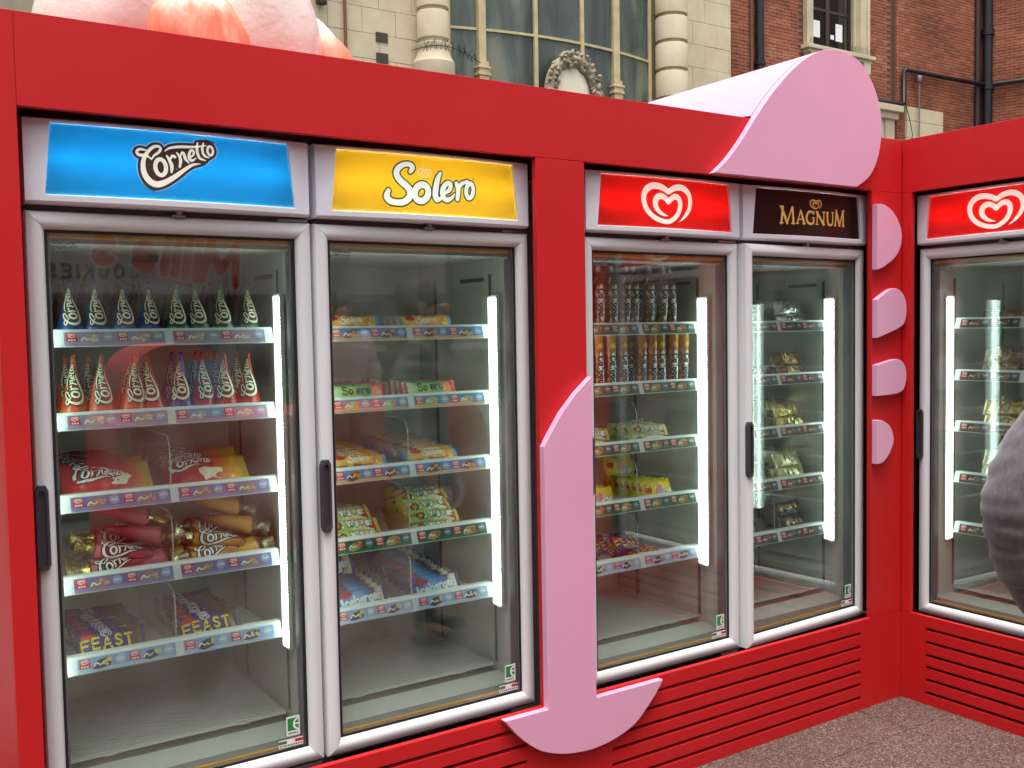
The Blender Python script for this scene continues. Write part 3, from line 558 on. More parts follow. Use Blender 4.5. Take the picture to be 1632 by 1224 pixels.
for x0, x1 in ((15.66, 18.07), (20.26, 24.9)): mb.box(x0, x1, 13.104, 13.109, 5.6, 10.4)
mb.build('mortar_bed', MORTAR, bb)
cam_p = camo.matrix_world.translation; ci = camo.matrix_world.inverted()
def px(p):
    q = ci @ p; return 816-1600.65*q.x/q.z, 612+1600.65*q.y/q.z
spots = []
def course(x0, x1, z0, z1, place, ang):
    z = z0; k = 0
    while z < z1:
        x = x0+(.1175 if k % 2 else 0)
        if k % 2: spots.append((place(x0+.058, z), ang, .107))
        while x+.225 < x1: spots.append((place(x+.1175, z), ang, .225)); x += .235
        z += .075; k += 1
course(15.67, 18.06, 6.3, 9.1, lambda x, z: Vector((x, 13.10, z)), 0)
course(20.27, 21.3, 5.9, 10.0, lambda x, z: Vector((x, 13.10, z)), 0)
course(21.32, 24.86, 5.9, 10.1, lambda x, z: Vector((x, 13.0, z)), 0)
course(.08, 3.6, 6.6, 10.3, lambda x, z: K+KD*x+Vector((0, 0, z)), math.atan2(KD.y, KD.x))
mb = MB(); mb.box(21.30, 24.88, 13.012, 13.104, 5.6, 10.6); mb.build('pier', MORTAR, bb)
def vis(p):
    u, v = px(p); return 0 if (0 < u < 1632 and -6 < v < (300 if u < 1440 else 225)) else 1
spots.sort(key=lambda s: (vis(s[0]), s[2] < .2, (s[0]-cam_p).length))
mb = MB(); mb.box(-.1125, .1125, -.012, .05, -.0325, .0325); bmesh_one = mb.mesh('brick', BRICK)
rest = MB()
for i, (p, ang, w) in enumerate(spots):
    d = random.uniform(-.003, .003); n = Vector((math.sin(ang), -math.cos(ang), 0))
    q = p+n*d
    if i < 300 and w > .2: link('brick', bmesh_one, bb, q, (0, 0, ang))
    else:
        c, s = math.cos(ang), math.sin(ang); pts = []
        for z in (-.0325, .0325):
            for a, b in ((-w/2, -.012), (w/2, -.012), (w/2, .05), (-w/2, .05)): pts.append((q.x+a*c-b*s, q.y+a*s+b*c, q.z+z))
        rest.add(pts, [(0,3,2,1),(4,5,6,7),(0,1,5,4),(1,2,6,5),(2,3,7,6),(3,0,4,7)])
tag(rest.build('brickwork', BRICK, bb), kind='stuff')
# stone framed sash window
wf = MB(); wf.box(17.98, 20.36, 12.86, 13.3, 7.70, 7.79); win = wf.build('window', STONE, bb, bevel=.01)
for q in ((18.08, 18.30, 13.0, 13.5, 7.3, 10.6), (20.0, 20.25, 13.0, 13.5, 7.3, 10.6), (18.05, 18.12, 12.96, 12.998, 7.80, 10.6), (20.2, 20.28, 12.96, 12.998, 7.80, 10.6), (19.94, 19.998, 13.14, 13.2, 7.8, 10.6)): mb = MB(); mb.box(*q); mb.build('window_jamb', STONE, win, bevel=.01)
mb = MB(); mb.box(18.04, 20.30, 12.92, 13.1, 7.63, 7.698); mb.box(18.1, 20.24, 12.97, 13.1, 7.3, 7.628)
mb.box(18.12, 18.36, 12.9, 12.968, 7.36, 7.625); mb.box(19.98, 20.22, 12.9, 12.968, 7.36, 7.625); mb.build('window_sill', STONE, win, bevel=.006)
FR = M('brown_sash_paint', (58, 46, 38), .5)
mb = MB()
for a, b in ((18.30, 18.37), (19.10, 19.22), (19.93, 20.0)): mb.box(a, b, 13.30, 13.36, 7.8, 10.5)
for z in (7.8, 8.75, 9.6): mb.box(18.37, 19.10, 13.305, 13.355, z, z+.06); mb.box(19.22, 19.93, 13.305, 13.355, z, z+.06)
mb.build('window_sash', FR, win)
for a, b in ((18.37, 19.10), (19.22, 19.93)):
    for z0, z1 in ((7.86, 8.75), (8.81, 9.6)): mb = MB(); mb.box(a, b, 13.325, 13.335, z0, z1); mb.build('window_pane', glass_mat('window_clear', (.8, .85, .85)), win)
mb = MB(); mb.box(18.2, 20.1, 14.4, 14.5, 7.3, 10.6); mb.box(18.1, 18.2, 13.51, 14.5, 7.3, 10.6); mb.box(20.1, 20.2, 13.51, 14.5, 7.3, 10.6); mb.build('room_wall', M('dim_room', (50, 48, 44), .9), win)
PAPER = M('white_paper', (225, 228, 225), .7)
for a, b, z0, z1 in ((18.62, 18.90, 8.14, 8.52), (19.46, 19.70, 8.14, 8.54), (19.28, 19.40, 8.16, 8.26)): mb = MB(); mb.box(a, b, 13.312, 13.318, z0, z1); mb.build('paper_notice', PAPER, win)
mb = MB()
for k in range(46):
    x = 18.06+k*.05; mb.tube([(x, 12.92, 7.79), (x+random.uniform(-.03, .03), 12.88, 7.95)], .004, 4, cap=False)
mb.build('bird_spikes', IRON, win)
mb = MB(); mb.tube([(16.52, 12.98, 5), (16.52, 12.98, 11)], .095, 12); mb.lathe([(.095, 7.12), (.125, 7.13), (.125, 7.2), (.095, 7.21)], 12, (16.52, 12.98)); mb.build('drainpipe', IRON, bb, True, sharp=.6)
mb = MB(); mb.tube([(16.33, 13.04, 5), (16.33, 13.04, 11)], .03, 8); mb.build('drainpipe', M('brown_pipe_paint', (112, 72, 52), .6, var=.2, vs=4), bb)
kx, ky = K.x+.02, K.y-.28
mb = MB(); mb.tube([(kx, ky, 4), (kx, ky, 11.5)], .125, 14)
for z in (9.02, 7.62, 10.3): mb.lathe([(.125, z-.09), (.16, z-.08), (.16, z+.08), (.125, z+.09)], 14, (kx, ky))
mb.build('drainpipe', IRON, bb, True, sharp=.6)
mb = MB(); mb.tube([(kx-.30, ky+.1, 4), (kx-.30, ky+.1, 11.5)], .06, 10); mb.build('drainpipe', M('plum_pipe_paint', (46, 32, 36), .6), bb)
mb = MB(); mb.tube([(kx, ky, 7.66), (23, 12.9, 7.66), (21.55, 12.9, 7.66), (21.50, 12.9, 7.6), (21.50, 12.9, 6.84), (21.4, 12.9, 6.79), (19.6, 12.95, 6.79)], .055, 10); e = K+KD*6+KN*.1
mb.tube([(kx, ky, 7.66), (K.x+KD.x*.4+KN.x*.1, K.y+KD.y*.4+KN.y*.1, 7.66), (e.x, e.y, 7.66)], .055, 10); mb.build('drainpipe', IRON, bb, True)
mb = MB(); mb.box(19.5, 21.36, 12.8, 13.1, 6.58, 6.73); mb.box(19.6, 21.3, 12.9, 13.1, 6.42, 6.579); mb.box(20.9, 21.25, 12.98, 13.1, 3, 6.419); mb.build('door_surround', STONE, bb, bevel=.01)
mb = MB(); mb.box(19.6, 20.89, 13.02, 13.1, 3, 6.418); mb.build('door_panel', M('pale_door_paint', (196, 188, 166), .6, var=.1, vs=3), bb)
for z in (5.2, 5.62, 6.04, 6.46): mb = MB(); mb.box(21.66, 23.15, 12.93, 13.0, z, z+.41 if z < 6.4 else 6.79); mb.build('stone_block', STONE, bb, bevel=.004)
mb = MB(); mb.tube([(22.05, 12.86, 5.2), (22.05, 12.86, 7.45)], .018, 6); mb.build('conduit', M('grey_steel', (120, 120, 118), .5, metal=.4), bb)
mb = MB(); mb.lathe([(.05, 7.40), (.065, 7.42), (.065, 7.54), (.05, 7.56)], 10, (22.05, 12.86)); mb.build('junction_box', M('grey_steel', (120, 120, 118), .5, metal=.4), bb, True)
mb = MB(); mb.tube([(21.45, 12.84, 6.85), (21.62, 12.84, 6.5), (21.75, 12.84, 6.1), (21.6, 12.84, 5.5)], .010, 5); mb.build('cable', IRON, bb)

# ---------------------------------------------------------------- painted sculpture standing on the booth roof
def sculpt_mat():
    m, p = base('painted_shell'); tc = N(m, 'ShaderNodeTexCoord'); sx = N(m, 'ShaderNodeSeparateXYZ'); L(m, tc.outputs['Object'], sx.inputs[0])
    n = N(m, 'ShaderNodeTexNoise', Scale=6.0, Detail=6.0); L(m, tc.outputs['Object'], n.inputs['Vector'])
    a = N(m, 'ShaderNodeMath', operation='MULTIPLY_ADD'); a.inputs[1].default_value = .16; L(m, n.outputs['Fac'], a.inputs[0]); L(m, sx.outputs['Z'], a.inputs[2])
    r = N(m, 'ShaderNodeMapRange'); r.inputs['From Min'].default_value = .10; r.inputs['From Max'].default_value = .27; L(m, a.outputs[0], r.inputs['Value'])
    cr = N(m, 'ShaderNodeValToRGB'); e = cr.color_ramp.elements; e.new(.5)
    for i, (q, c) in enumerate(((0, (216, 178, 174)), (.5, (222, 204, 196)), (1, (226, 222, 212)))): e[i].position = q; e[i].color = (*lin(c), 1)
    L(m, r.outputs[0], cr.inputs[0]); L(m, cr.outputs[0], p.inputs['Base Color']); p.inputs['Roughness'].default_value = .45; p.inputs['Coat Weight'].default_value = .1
    b = N(m, 'ShaderNodeBump', Strength=.35, Distance=.01); n2 = N(m, 'ShaderNodeTexNoise', Scale=24.0, Detail=4.0); L(m, tc.outputs['Object'], n2.inputs['Vector']); L(m, n2.outputs['Fac'], b.inputs['Height']); L(m, b.outputs[0], p.inputs['Normal'])
    return m
SHELL = sculpt_mat()
def brushed():
    m, p = base('coral_brushed_paint'); tc = N(m, 'ShaderNodeTexCoord'); mp = N(m, 'ShaderNodeMapping'); mp.inputs['Scale'].default_value = (26, 26, 4); L(m, tc.outputs['Object'], mp.inputs['Vector'])
    n = N(m, 'ShaderNodeTexNoise', Scale=1.0, Detail=6.0, Roughness=.7, Distortion=.5); L(m, mp.outputs[0], n.inputs['Vector']); n2 = N(m, 'ShaderNodeTexNoise', Scale=9.0, Detail=3.0); L(m, tc.outputs['Object'], n2.inputs['Vector'])
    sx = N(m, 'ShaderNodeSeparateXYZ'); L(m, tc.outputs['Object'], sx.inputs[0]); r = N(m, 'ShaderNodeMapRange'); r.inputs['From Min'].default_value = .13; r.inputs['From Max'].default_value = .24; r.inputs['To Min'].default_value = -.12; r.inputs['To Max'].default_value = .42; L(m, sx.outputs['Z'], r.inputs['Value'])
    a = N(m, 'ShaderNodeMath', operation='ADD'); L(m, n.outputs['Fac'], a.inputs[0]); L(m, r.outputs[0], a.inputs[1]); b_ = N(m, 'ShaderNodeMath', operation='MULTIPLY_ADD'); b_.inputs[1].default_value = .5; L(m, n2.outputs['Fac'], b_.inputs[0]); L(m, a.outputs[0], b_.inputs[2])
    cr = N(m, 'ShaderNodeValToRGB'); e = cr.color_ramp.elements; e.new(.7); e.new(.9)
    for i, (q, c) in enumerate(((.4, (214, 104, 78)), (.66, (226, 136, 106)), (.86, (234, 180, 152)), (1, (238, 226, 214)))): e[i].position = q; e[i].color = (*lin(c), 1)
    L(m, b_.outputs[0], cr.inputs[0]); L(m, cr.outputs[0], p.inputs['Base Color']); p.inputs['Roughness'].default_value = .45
    bp = N(m, 'ShaderNodeBump', Strength=.4, Distance=.006); L(m, n.outputs['Fac'], bp.inputs['Height']); L(m, bp.outputs[0], p.inputs['Normal']); return m
BRUSH = brushed()
sc = empty('painted_sculpture', 'white and pink glossy sculpture with coral brushed petals on booth roof', 'sculpture', (.45, .42, ZT-.004))
def dome(name, cx, cz, rx, rz, ry, mat, cy=0, rot=0, amp=.05, seed=0):
    mb = MB(); mb.ellipsoid((cx, cy, cz), (rx, ry, rz), 40, 24, amp=amp, sc=2.2, seed=seed, rot=Matrix.Rotation(rot, 3, 'Y')); return mb.build(name, mat, sc, True)
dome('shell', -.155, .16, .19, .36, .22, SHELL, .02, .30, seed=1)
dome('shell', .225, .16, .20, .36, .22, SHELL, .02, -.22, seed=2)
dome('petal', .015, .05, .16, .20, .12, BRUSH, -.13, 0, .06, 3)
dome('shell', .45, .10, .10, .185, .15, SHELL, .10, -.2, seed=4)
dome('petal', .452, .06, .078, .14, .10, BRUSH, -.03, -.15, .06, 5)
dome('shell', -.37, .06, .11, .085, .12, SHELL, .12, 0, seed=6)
mb = MB(); mb.tube([(-.02+.05*math.cos(a), -.18, .197+.018*math.sin(a)) for a in [2*pi*k/16 for k in range(17)]], .012, 8); mb.build('ring', M('cream_gloss', (222, 190, 150), .25), sc, True)
# ---------------------------------------------------------------- freezers
FRAME = M('pearl_white_door_paint', (226, 228, 230), .46, var=.02, vs=5, spec=.45)
LILAC = M('lilac_grey_plastic', (236, 238, 248), .4, spec=.45)
LINER = M('liner_plastic', (206, 208, 200), .5, var=.04, vs=3, bump=.25, bs=220)
CASE = M('case_steel', (150, 148, 150), .5)
GASK = M('black_gasket', (22, 22, 24), .6)
GAP = M('plum_trim', (66, 56, 68), .5)
HAND = M('charcoal_plastic', (62, 60, 68), .45)
GOLD = M('gold_spacer', (214, 166, 76), .4, metal=.1)
ALU = M('grey_inner_profile', (128, 130, 136), .4, metal=.3)
RAILW = M('white_price_rail', (214, 222, 218), .3, spec=.5)
WIRE = M('white_wire', (206, 208, 200), .45)
GLASS = glass_mat('door_glass', (.955, .975, .965), 1.66, .05)
CLEAR = glass_mat('clear_divider_plastic', (.93, .94, .93), 1.3)
EDGE = M('divider_edge', (150, 150, 146), .3)
LEDM = emit_mat('led_diffuser', (232, 255, 246), 12.0)
LEDG = emit_mat('led_diffuser_groove', (222, 250, 240), 2.0)
LEDH = M('led_housing', (215, 222, 220), .4)
TUBE = emit_mat('sign_tube', (255, 250, 240), 34.0)
SLOT = M('slot_dark', (52, 50, 50), .7)
MET = M('lock_metal', (170, 168, 165), .35, metal=.8)
WHITE = M('print_white', (236, 234, 228), .45)
PW = .666
SH = [1.4675, 1.269, 1.072, .875, .679]
def once(cache, key, fn):
    if key not in cache: cache[key] = fn()
    return cache[key]
MC = {}
def heart_on(mb, f, s, dx, dy, mi, h=.0004, n=4): return lay(mb, xf(LG['heart'], s, dx, dy), f, mi, h0=h, n=n)

def rail(x0, x1, z0, z1, side):
    """one mitred door rail; profile across its .040 width"""
    prof = [(0, .045), (0, .008), (.003, .002), (.010, -.002), (.022, -.004), (.031, -.001), (.037, .005), (.040, .012), (.040, .045)]
    mb = MB(); P = []
    for t, y in prof:
        g = .0006
        if side == 'b': P.append(((x0+t+g, y, z0+t), (x1-t-g, y, z0+t)))
        if side == 't': P.append(((x0+t+g, y, z1-t), (x1-t-g, y, z1-t)))
        if side == 'l': P.append(((x0+t, y, z0+t+g), (x0+t, y, z1-t-g)))
        if side == 'r': P.append(((x1-t, y, z0+t+g), (x1-t, y, z1-t-g)))
    v = [q for p in P for q in p]; n = len(prof)
    fl = side in ('b', 'r')
    fs = [((2*i, 2*i+1, 2*i+3, 2*i+2) if fl else (2*i, 2*i+2, 2*i+3, 2*i+1)) for i in range(n-1)]
    fs += [tuple(2*i for i in range(n)), tuple(2*i+1 for i in range(n-1, -1, -1)), (2*n-2, 2*n-1, 1, 0)]
    mb.add(v, fs); me = mb.mesh('door_rail', FRAME, True); me.set_sharp_from_angle(angle=.5); return me
def door_base():
    mb = MB(); mb.box(.002, .0035, .046, .06, .335, 1.725); mb.box(PW-.0035, PW-.002, .046, .06, .335, 1.725); mb.box(.002, PW-.002, .046, .06, .331, .3345); mb.box(.002, PW-.002, .046, .06, 1.7255, 1.729)
    return mb.mesh('door', GASK)
def frame_ring(x0, x1, z0, z1, t, y0, y1, mat, nm):
    mb = MB(); mb.box(x0, x0+t, y0, y1, z0, z1); mb.box(x1-t, x1, y0, y1, z0, z1); mb.box(x0+t, x1-t, y0, y1, z0, z0+t); mb.box(x0+t, x1-t, y0, y1, z1-t, z1); return mb.mesh(nm, mat)
def pane():
    mb = MB(); mb.box(.0405, PW-.0405, .016, .021, .3705, 1.6895); return mb.mesh('glass_pane', GLASS)
def pane_back():
    mb = MB(); mb.box(.0465, PW-.0465, .0305, .0345, .3765, 1.6835); return mb.mesh('glass_pane', GLASS)
def handle():
    mb = MB(); x0, x1, z0, z1, t = -.003, .024, .93, 1.12, .006
    out = [(x0, z0+.014), (x0+.006, z0), (x1-.006, z0), (x1, z0+.012), (x1, z1-.012), (x1-.006, z1), (x0+.006, z1), (x0, z1-.014)]
    inn = [(x0+t, z0+.022), (x0+t+.003, z0+.012), (x1-t-.003, z0+.012), (x1-t, z0+.020), (x1-t, z1-.020), (x1-t-.003, z1-.012), (x0+t+.003, z1-.012), (x0+t, z1-.022)]
    n = 8; yf, yb = -.011, .004; b = 0
    v = [(x, yb, z) for x, z in out]+[(x, yf, z) for x, z in out]+[(x, yf, z) for x, z in inn]+[(x, -.0045, z) for x, z in inn]
    fs = []
    for k in range(3): fs += [(k*n+i, k*n+(i+1) % n, (k+1)*n+(i+1) % n, (k+1)*n+i) for i in range(n)]
    fs.append(tuple(range(3*n, 4*n)))
    mb.add(v, fs); return mb.mesh('door_handle', HAND)
GREEN = M('sticker_green', (22, 140, 72), .4); FLR = M('flag_red', (190, 40, 44), .5); INK = M('grey_ink', (96, 98, 104), .6); FLG = M('flag_green', (70, 120, 60), .5)
def sticker():
    mb = MB(); f = lambda x, z, h: (x, .0158-h, z)
    x, z, w, hh = .568, .408, .036, .050
    mb.box(x, x+w, .0148, .0158, z, z+hh, 0)
    g = lambda a, b, h: (a, .0147-h, b)
    flat(mb, [(x+.003, z+.013), (x+.033, z+.013), (x+.033, z+.046), (x+.003, z+.046)], g, .0001, 1)
    ribbon(mb, [(x+.033, z+.044, .004), (x+.023, z+.038, .005), (x+.020, z+.029, .005), (x+.023, z+.020, .005), (x+.033, z+.014, .004)], False, g, 0, 0, .0002)
    ribbon(mb, [(x+.021, z+.030, .004), (x+.033, z+.030, .004)], False, g, 0, 0, .00025)
    for k in range(6): flat(mb, [(x+.005+.0045*k, z+.004), (x+.008+.0045*k, z+.004), (x+.008+.0045*k, z+.009), (x+.005+.0045*k, z+.009)], g, .0001, 2)
    return mb.mesh('green_sticker', [WHITE, GREEN, INK])
def flag():
    mb = MB(); x, z = .546, .380; mb.box(x, x+.066, .0148, .0158, z, z+.020, 0); g = lambda a, b, h: (a, .0147-h, b)
    flat(mb, [(x, z+.010), (x+.022, z+.010), (x+.022, z+.018), (x, z+.018)], g, .0001, 1); flat(mb, [(x+.044, z+.010), (x+.066, z+.010), (x+.066, z+.018), (x+.044, z+.018)], g, .0001, 2)
    for k in range(9): flat(mb, [(x+.003+k*.007, z+.003), (x+.008+k*.007, z+.003), (x+.008+k*.007, z+.007), (x+.003+k*.007, z+.007)], g, .0001, 3)
    return mb.mesh('flag_sticker', [WHITE, FLG, FLR, INK])
def fineprint():
    mb = MB(); random.seed(2)
    for r_ in range(3):
        x = .058
        while x < .105:
            w = random.uniform(.003, .008); mb.box(x, min(x+w, .106), .0152, .0156, 1.658-.0075*r_, 1.6625-.0075*r_); x += w+.0018
    return mb.mesh('small_print', INK)
def cabinet():
    mb = MB(); y0, y1 = .062, .70
    mb.box(.004, .040, y0, y1, .08, 1.936, 1); mb.box(PW-.030, PW-.004, y0, y1, .08, 1.936, 1)
    mb.box(.040, PW-.030, .625, y1, .08, 1.936, 0); mb.box(.040, PW-.030, y0+.10, .625, .36, .392, 3)
    mb.add([(.040, y0, .386), (PW-.030, y0, .386), (PW-.030, y0+.10, .392), (.040, y0+.10, .392), (.040, y0, .30), (PW-.030, y0, .30)], [(0,1,2,3),(4,5,1,0)], 0)
    mb.box(.040, PW-.030, y0, .625, 1.665, 1.70, 0); mb.box(.040, PW-.030, y0, y0+.01, 1.70, 1.936, 0); mb.box(.040, PW-.030, y0+.02, .6, .08, .30, 2)
    return mb.mesh('cabinet', [LINER, LINER, DARK, M('liner_floor', (112, 114, 108), .6)])
def wall_profile():
    mb = MB()
    for x in (.0402, PW-.0322): mb.box(x, x+.002, .16, .172, .42, 1.62); mb.box(x, x+.002, .50, .512, .42, 1.62)
    return mb.mesh('shelf_upright', SLOT)
def fan_slot():
    mb = MB(); mb.box(PW-.0330, PW-.0302, .20, .34, 1.60, 1.612); return mb.mesh('vent_slot', SLOT)
def inner_profile():
    mb = MB(); mb.box(.0415, .0475, .028, .060, .40, 1.66); mb.box(PW-.0475, PW-.0415, .028, .060, .40, 1.66); return mb.mesh('inner_profile', ALU)
def led(side, lit=True):
    mb = MB(); a = .046 if side == 'l' else PW-.046; s = 1 if side == 'l' else -1
    pr = [(a-.006*s, .145), (a-.006*s, .10), (a+.008*s, .094), (a+.012*s, .098)]
    y = [p[1] for p in pr]
    z0, z1 = .612, 1.548
    mb.prism([(a-.0055*s, .100), (a+.006*s, .096), (a+.006*s, .150), (a-.0055*s, .150)][::s], z0-.006, z1+.006, 'z', 0)
    n = 94; dz = (z1-z0)/n
    fr = [(a+.0062*s, .100), (a+.0095*s, .108), (a+.011*s, .118), (a+.011*s, .132), (a+.0062*s, .146)]
    ribs = []
    for k in range(n+1):
        q = .0018
        for e in ((0, dz*.62) if k < n else (0,)):
            sc_ = 1.0 if e == 0 else .75
            ribs.append([(a+.0062*s+(x-a-.0062*s)*sc_, yy) for x, yy in fr]+[z0+k*dz+e])
    b = len(mb.v)
    for r_ in ribs: mb.v += [(x, yy, r_[-1]) for x, yy in r_[:-1]]
    m = len(fr)
    for i in range(len(ribs)-1):
        for k in range(m-1):
            q = (b+i*m+k, b+i*m+k+1, b+(i+1)*m+k+1, b+(i+1)*m+k); mb.face(q if s > 0 else q[::-1], 1 if (i % 2 == 0 and k in (0, 1)) else 2)
    return mb.mesh('led_strip', [LEDH, LEDM, LEDG] if lit else [LEDH, LEDH, LEDH])
def rack(z, y0, y1, x0, x1, n, nm, hw=.0016):
    mb = MB()
    def bar(a, b, c, d, z_, r=.0016): mb.box(a, b, c, d, z_-r, z_+r)
    for k in range(n): y = y0+(y1-y0)*k/(n-1); bar(x0, x1, y-hw, y+hw, z, hw)
    for x in (x0+.02, (x0+x1)/2, x1-.02): bar(x-.002, x+.002, y0, y1, z-.0036, .002)
    mb.tube([(x0, y0-.004, z-.002), (x0+.10, y0-.004, z-.002), (x0+.11, y0-.010, z-.002), (x0+.13, y0-.010, z-.002), (x0+.14, y0-.004, z-.002), (x1-.14, y0-.004, z-.002), (x1-.13, y0-.010, z-.002), (x1-.11, y0-.010, z-.002), (x1-.10, y0-.004, z-.002), (x1, y0-.004, z-.002)], .003, 6)
    return mb.mesh(nm, WIRE)
SX0, SX1 = .070, .604
def price_rail():
    mb = MB(); pr = [(.160, 0), (.136, 0), (.133, -.004), (.121, -.041), (.124, -.042), (.137, -.006), (.160, -.004)]
    n = len(pr); mb.add([(SX0, y, z) for y, z in pr]+[(SX1, y, z) for y, z in pr], [(i, i+n, (i+1) % n+n, (i+1) % n) for i in range(n)]+[tuple(range(n)), tuple(range(2*n-1, n-1, -1))])
    return mb.mesh('price_rail', RAILW)
def on_rail(x, v, h): t = v/.041; return (x, .133-.012*t-.95*h, -.004-.037*t+.31*h)
def ticket(cols, seed, x0, x1):
    """one printed card in the rail: red heart badges, a product picture and a round price for each of two products"""
    bgc, bg2, pic, pic2, rnd = cols; random.seed(seed)
    mats = [M('card_%02x%02x%02x' % c, c, .35) for c in (bgc, bg2, (206, 44, 48), (240, 236, 232), pic, pic2, rnd)]
    mb = MB(); f = lambda x, v, h: on_rail(x, v, h+.0006)
    top, bot = .003, .0385
    flat(mb, [(x0, bot), (x1, bot), (x1, top), (x0, top)], f, .0002, 0)
    flat(mb, [(x0, bot), (x1, bot), (x1, bot-.006), (x0, bot-.009)], f, .0004, 1)
    w = (x1-x0)/2
    for k in range(2):
        a = x0+k*w
        flat(mb, [(a+.004, .028), (a+.030, .028), (a+.028, .006), (a+.005, .005)], f, .0006, 2)
        g = lambda x, v, h: f(x, -v, h)
        heart_on(mb, g, .085, a+.0165, -.0125, 3, .0008, 2)
        for q in range(3): flat(mb, [(a+.009+.006*q, .026), (a+.013+.006*q, .026), (a+.013+.006*q, .022), (a+.009+.006*q, .022)], f, .0008, 3)
        P = [(a+.034, .031), (a+.052, .035), (a+.074, .029), (a+.080, .012), (a+.066, .007), (a+.046, .012)]
        flat(mb, [(x+random.uniform(-.002, .002), v+random.uniform(-.002, .002)) for x, v in P], f, .0006, 4)
        for q in range(5):
            cx, cv, rr = a+random.uniform(.060, .078), random.uniform(.013, .026), random.uniform(.003, .006)
            flat(mb, [(cx+rr*math.cos(-t*pi/3), cv+rr*math.sin(-t*pi/3)) for t in range(6)], f, .0007+q*.00002, 5)
        ribbon(mb, [(a+.038, .026, .003), (a+.044, .018, .004), (a+.052, .024, .003), (a+.060, .019, .002)], False, f, 0, 3, .0009, 3)
        cx, cv = a+w-.017, .017
        flat(mb, [(cx+.012*math.cos(-t*pi/7), cv+.012*math.sin(-t*pi/7)) for t in range(14)], f, .0006, 6)
        ribbon(mb, [(cx-.007, .019, .002), (cx-.003, .014, .002), (cx, .020, .002), (cx+.004, .014, .002), (cx+.007, .018, .002)], False, f, 0, 3, .0008, 2)
    return mb.mesh('price_ticket', mats)
def divider():
    x = .333; P = [(.150, .0)]+[(.150, .125), (.158, .148), (.180, .160), (.55, .160), (.55, 0)]
    mb = MB(); mb.prism(P, x-.0012, x+.0012, 'x'); return mb.mesh('divider', CLEAR)
def divider_edge():
    x = .333; mb = MB(); mb.tube([(x, .1495, 0), (x, .1495, .125), (x, .1575, .1485), (x, .180, .1605), (x, .30, .1605)], .0016, 5); return mb.mesh('divider_rim', EDGE)

def bowy(x): u = (x-PW/2)/(PW/2); return -.014-.022*(1-u*u)
def canopy():
    mb = MB(); X0, X1, Z0, Z1 = .001, PW-.009, 1.744, 1.932
    tx = lambda u, t: X0+(X1-X0)*u
    n = 16
    # rows of the face: outer top edge, rounded shoulder, inner trapezoid (top), sign, trapezoid (bottom), outer bottom
    inn = lambda u, top: (.056+.545*u) if top else (.041+.577*u)
    rows = [('o', 1.926, .045), ('o', 1.932, .012), ('o', 1.930, .003), ('t', 1.9225, .0), ('t', 1.9205, .0065)]
    b = len(mb.v)
    def ring(zt, zb, dy, mode):
        R = []
        for i in range(n+1):
            u = i/n; x = X0+(X1-X0)*u if mode == 'o' else inn(u, True); R.append((x, bowy(x)+dy, zt))
        for i in range(n+1):
            u = 1-i/n; x = X0+(X1-X0)*u if mode == 'o' else inn(u, False); R.append((x, bowy(x)+dy, zb))
        return R
    spec = [(1.932, 1.744, .09, 'o'), (1.932, 1.744, .012, 'o'), (1.9305, 1.7455, .004, 'o'), (1.928, 1.750, .0, 'o'), (1.9245, 1.762, -.001, 't'), (1.9215, 1.7655, .008, 't')]
    rings = [ring(*q) for q in spec]; m = len(rings[0])
    for i, R in enumerate(rings):
        if i == 0: R[:] = [(x, .0615, z) for x, y, z in R]
        mb.v += R
    for i in range(len(rings)-1):
        for k in range(m): mb.face((b+i*m+k, b+i*m+(k+1) % m, b+(i+1)*m+(k+1) % m, b+(i+1)*m+k))
    me = mb.mesh('canopy', LILAC, True); me.set_sharp_from_angle(angle=.32); return me
def sign_f(x, z, h): 
    X = x+.3285; return (X, bowy(X)+.0075-h, z+1.8435)
def sign_panel(mat):
    mb = MB(); n = 16
    for i in range(n+1):
        u = i/n
        for top in (False, True):
            x = .056+.545*u if top else .041+.577*u; z = 1.9212 if top else 1.7658
            mb.v += [(x, bowy(x)+.0075, z), (x, bowy(x)+.0105, z)]
    for i in range(n): a = 4*i; mb.face((a, a+4, a+6, a+2)); mb.face((a+1, a+3, a+7, a+5))
    return mb.mesh('sign_panel', mat)
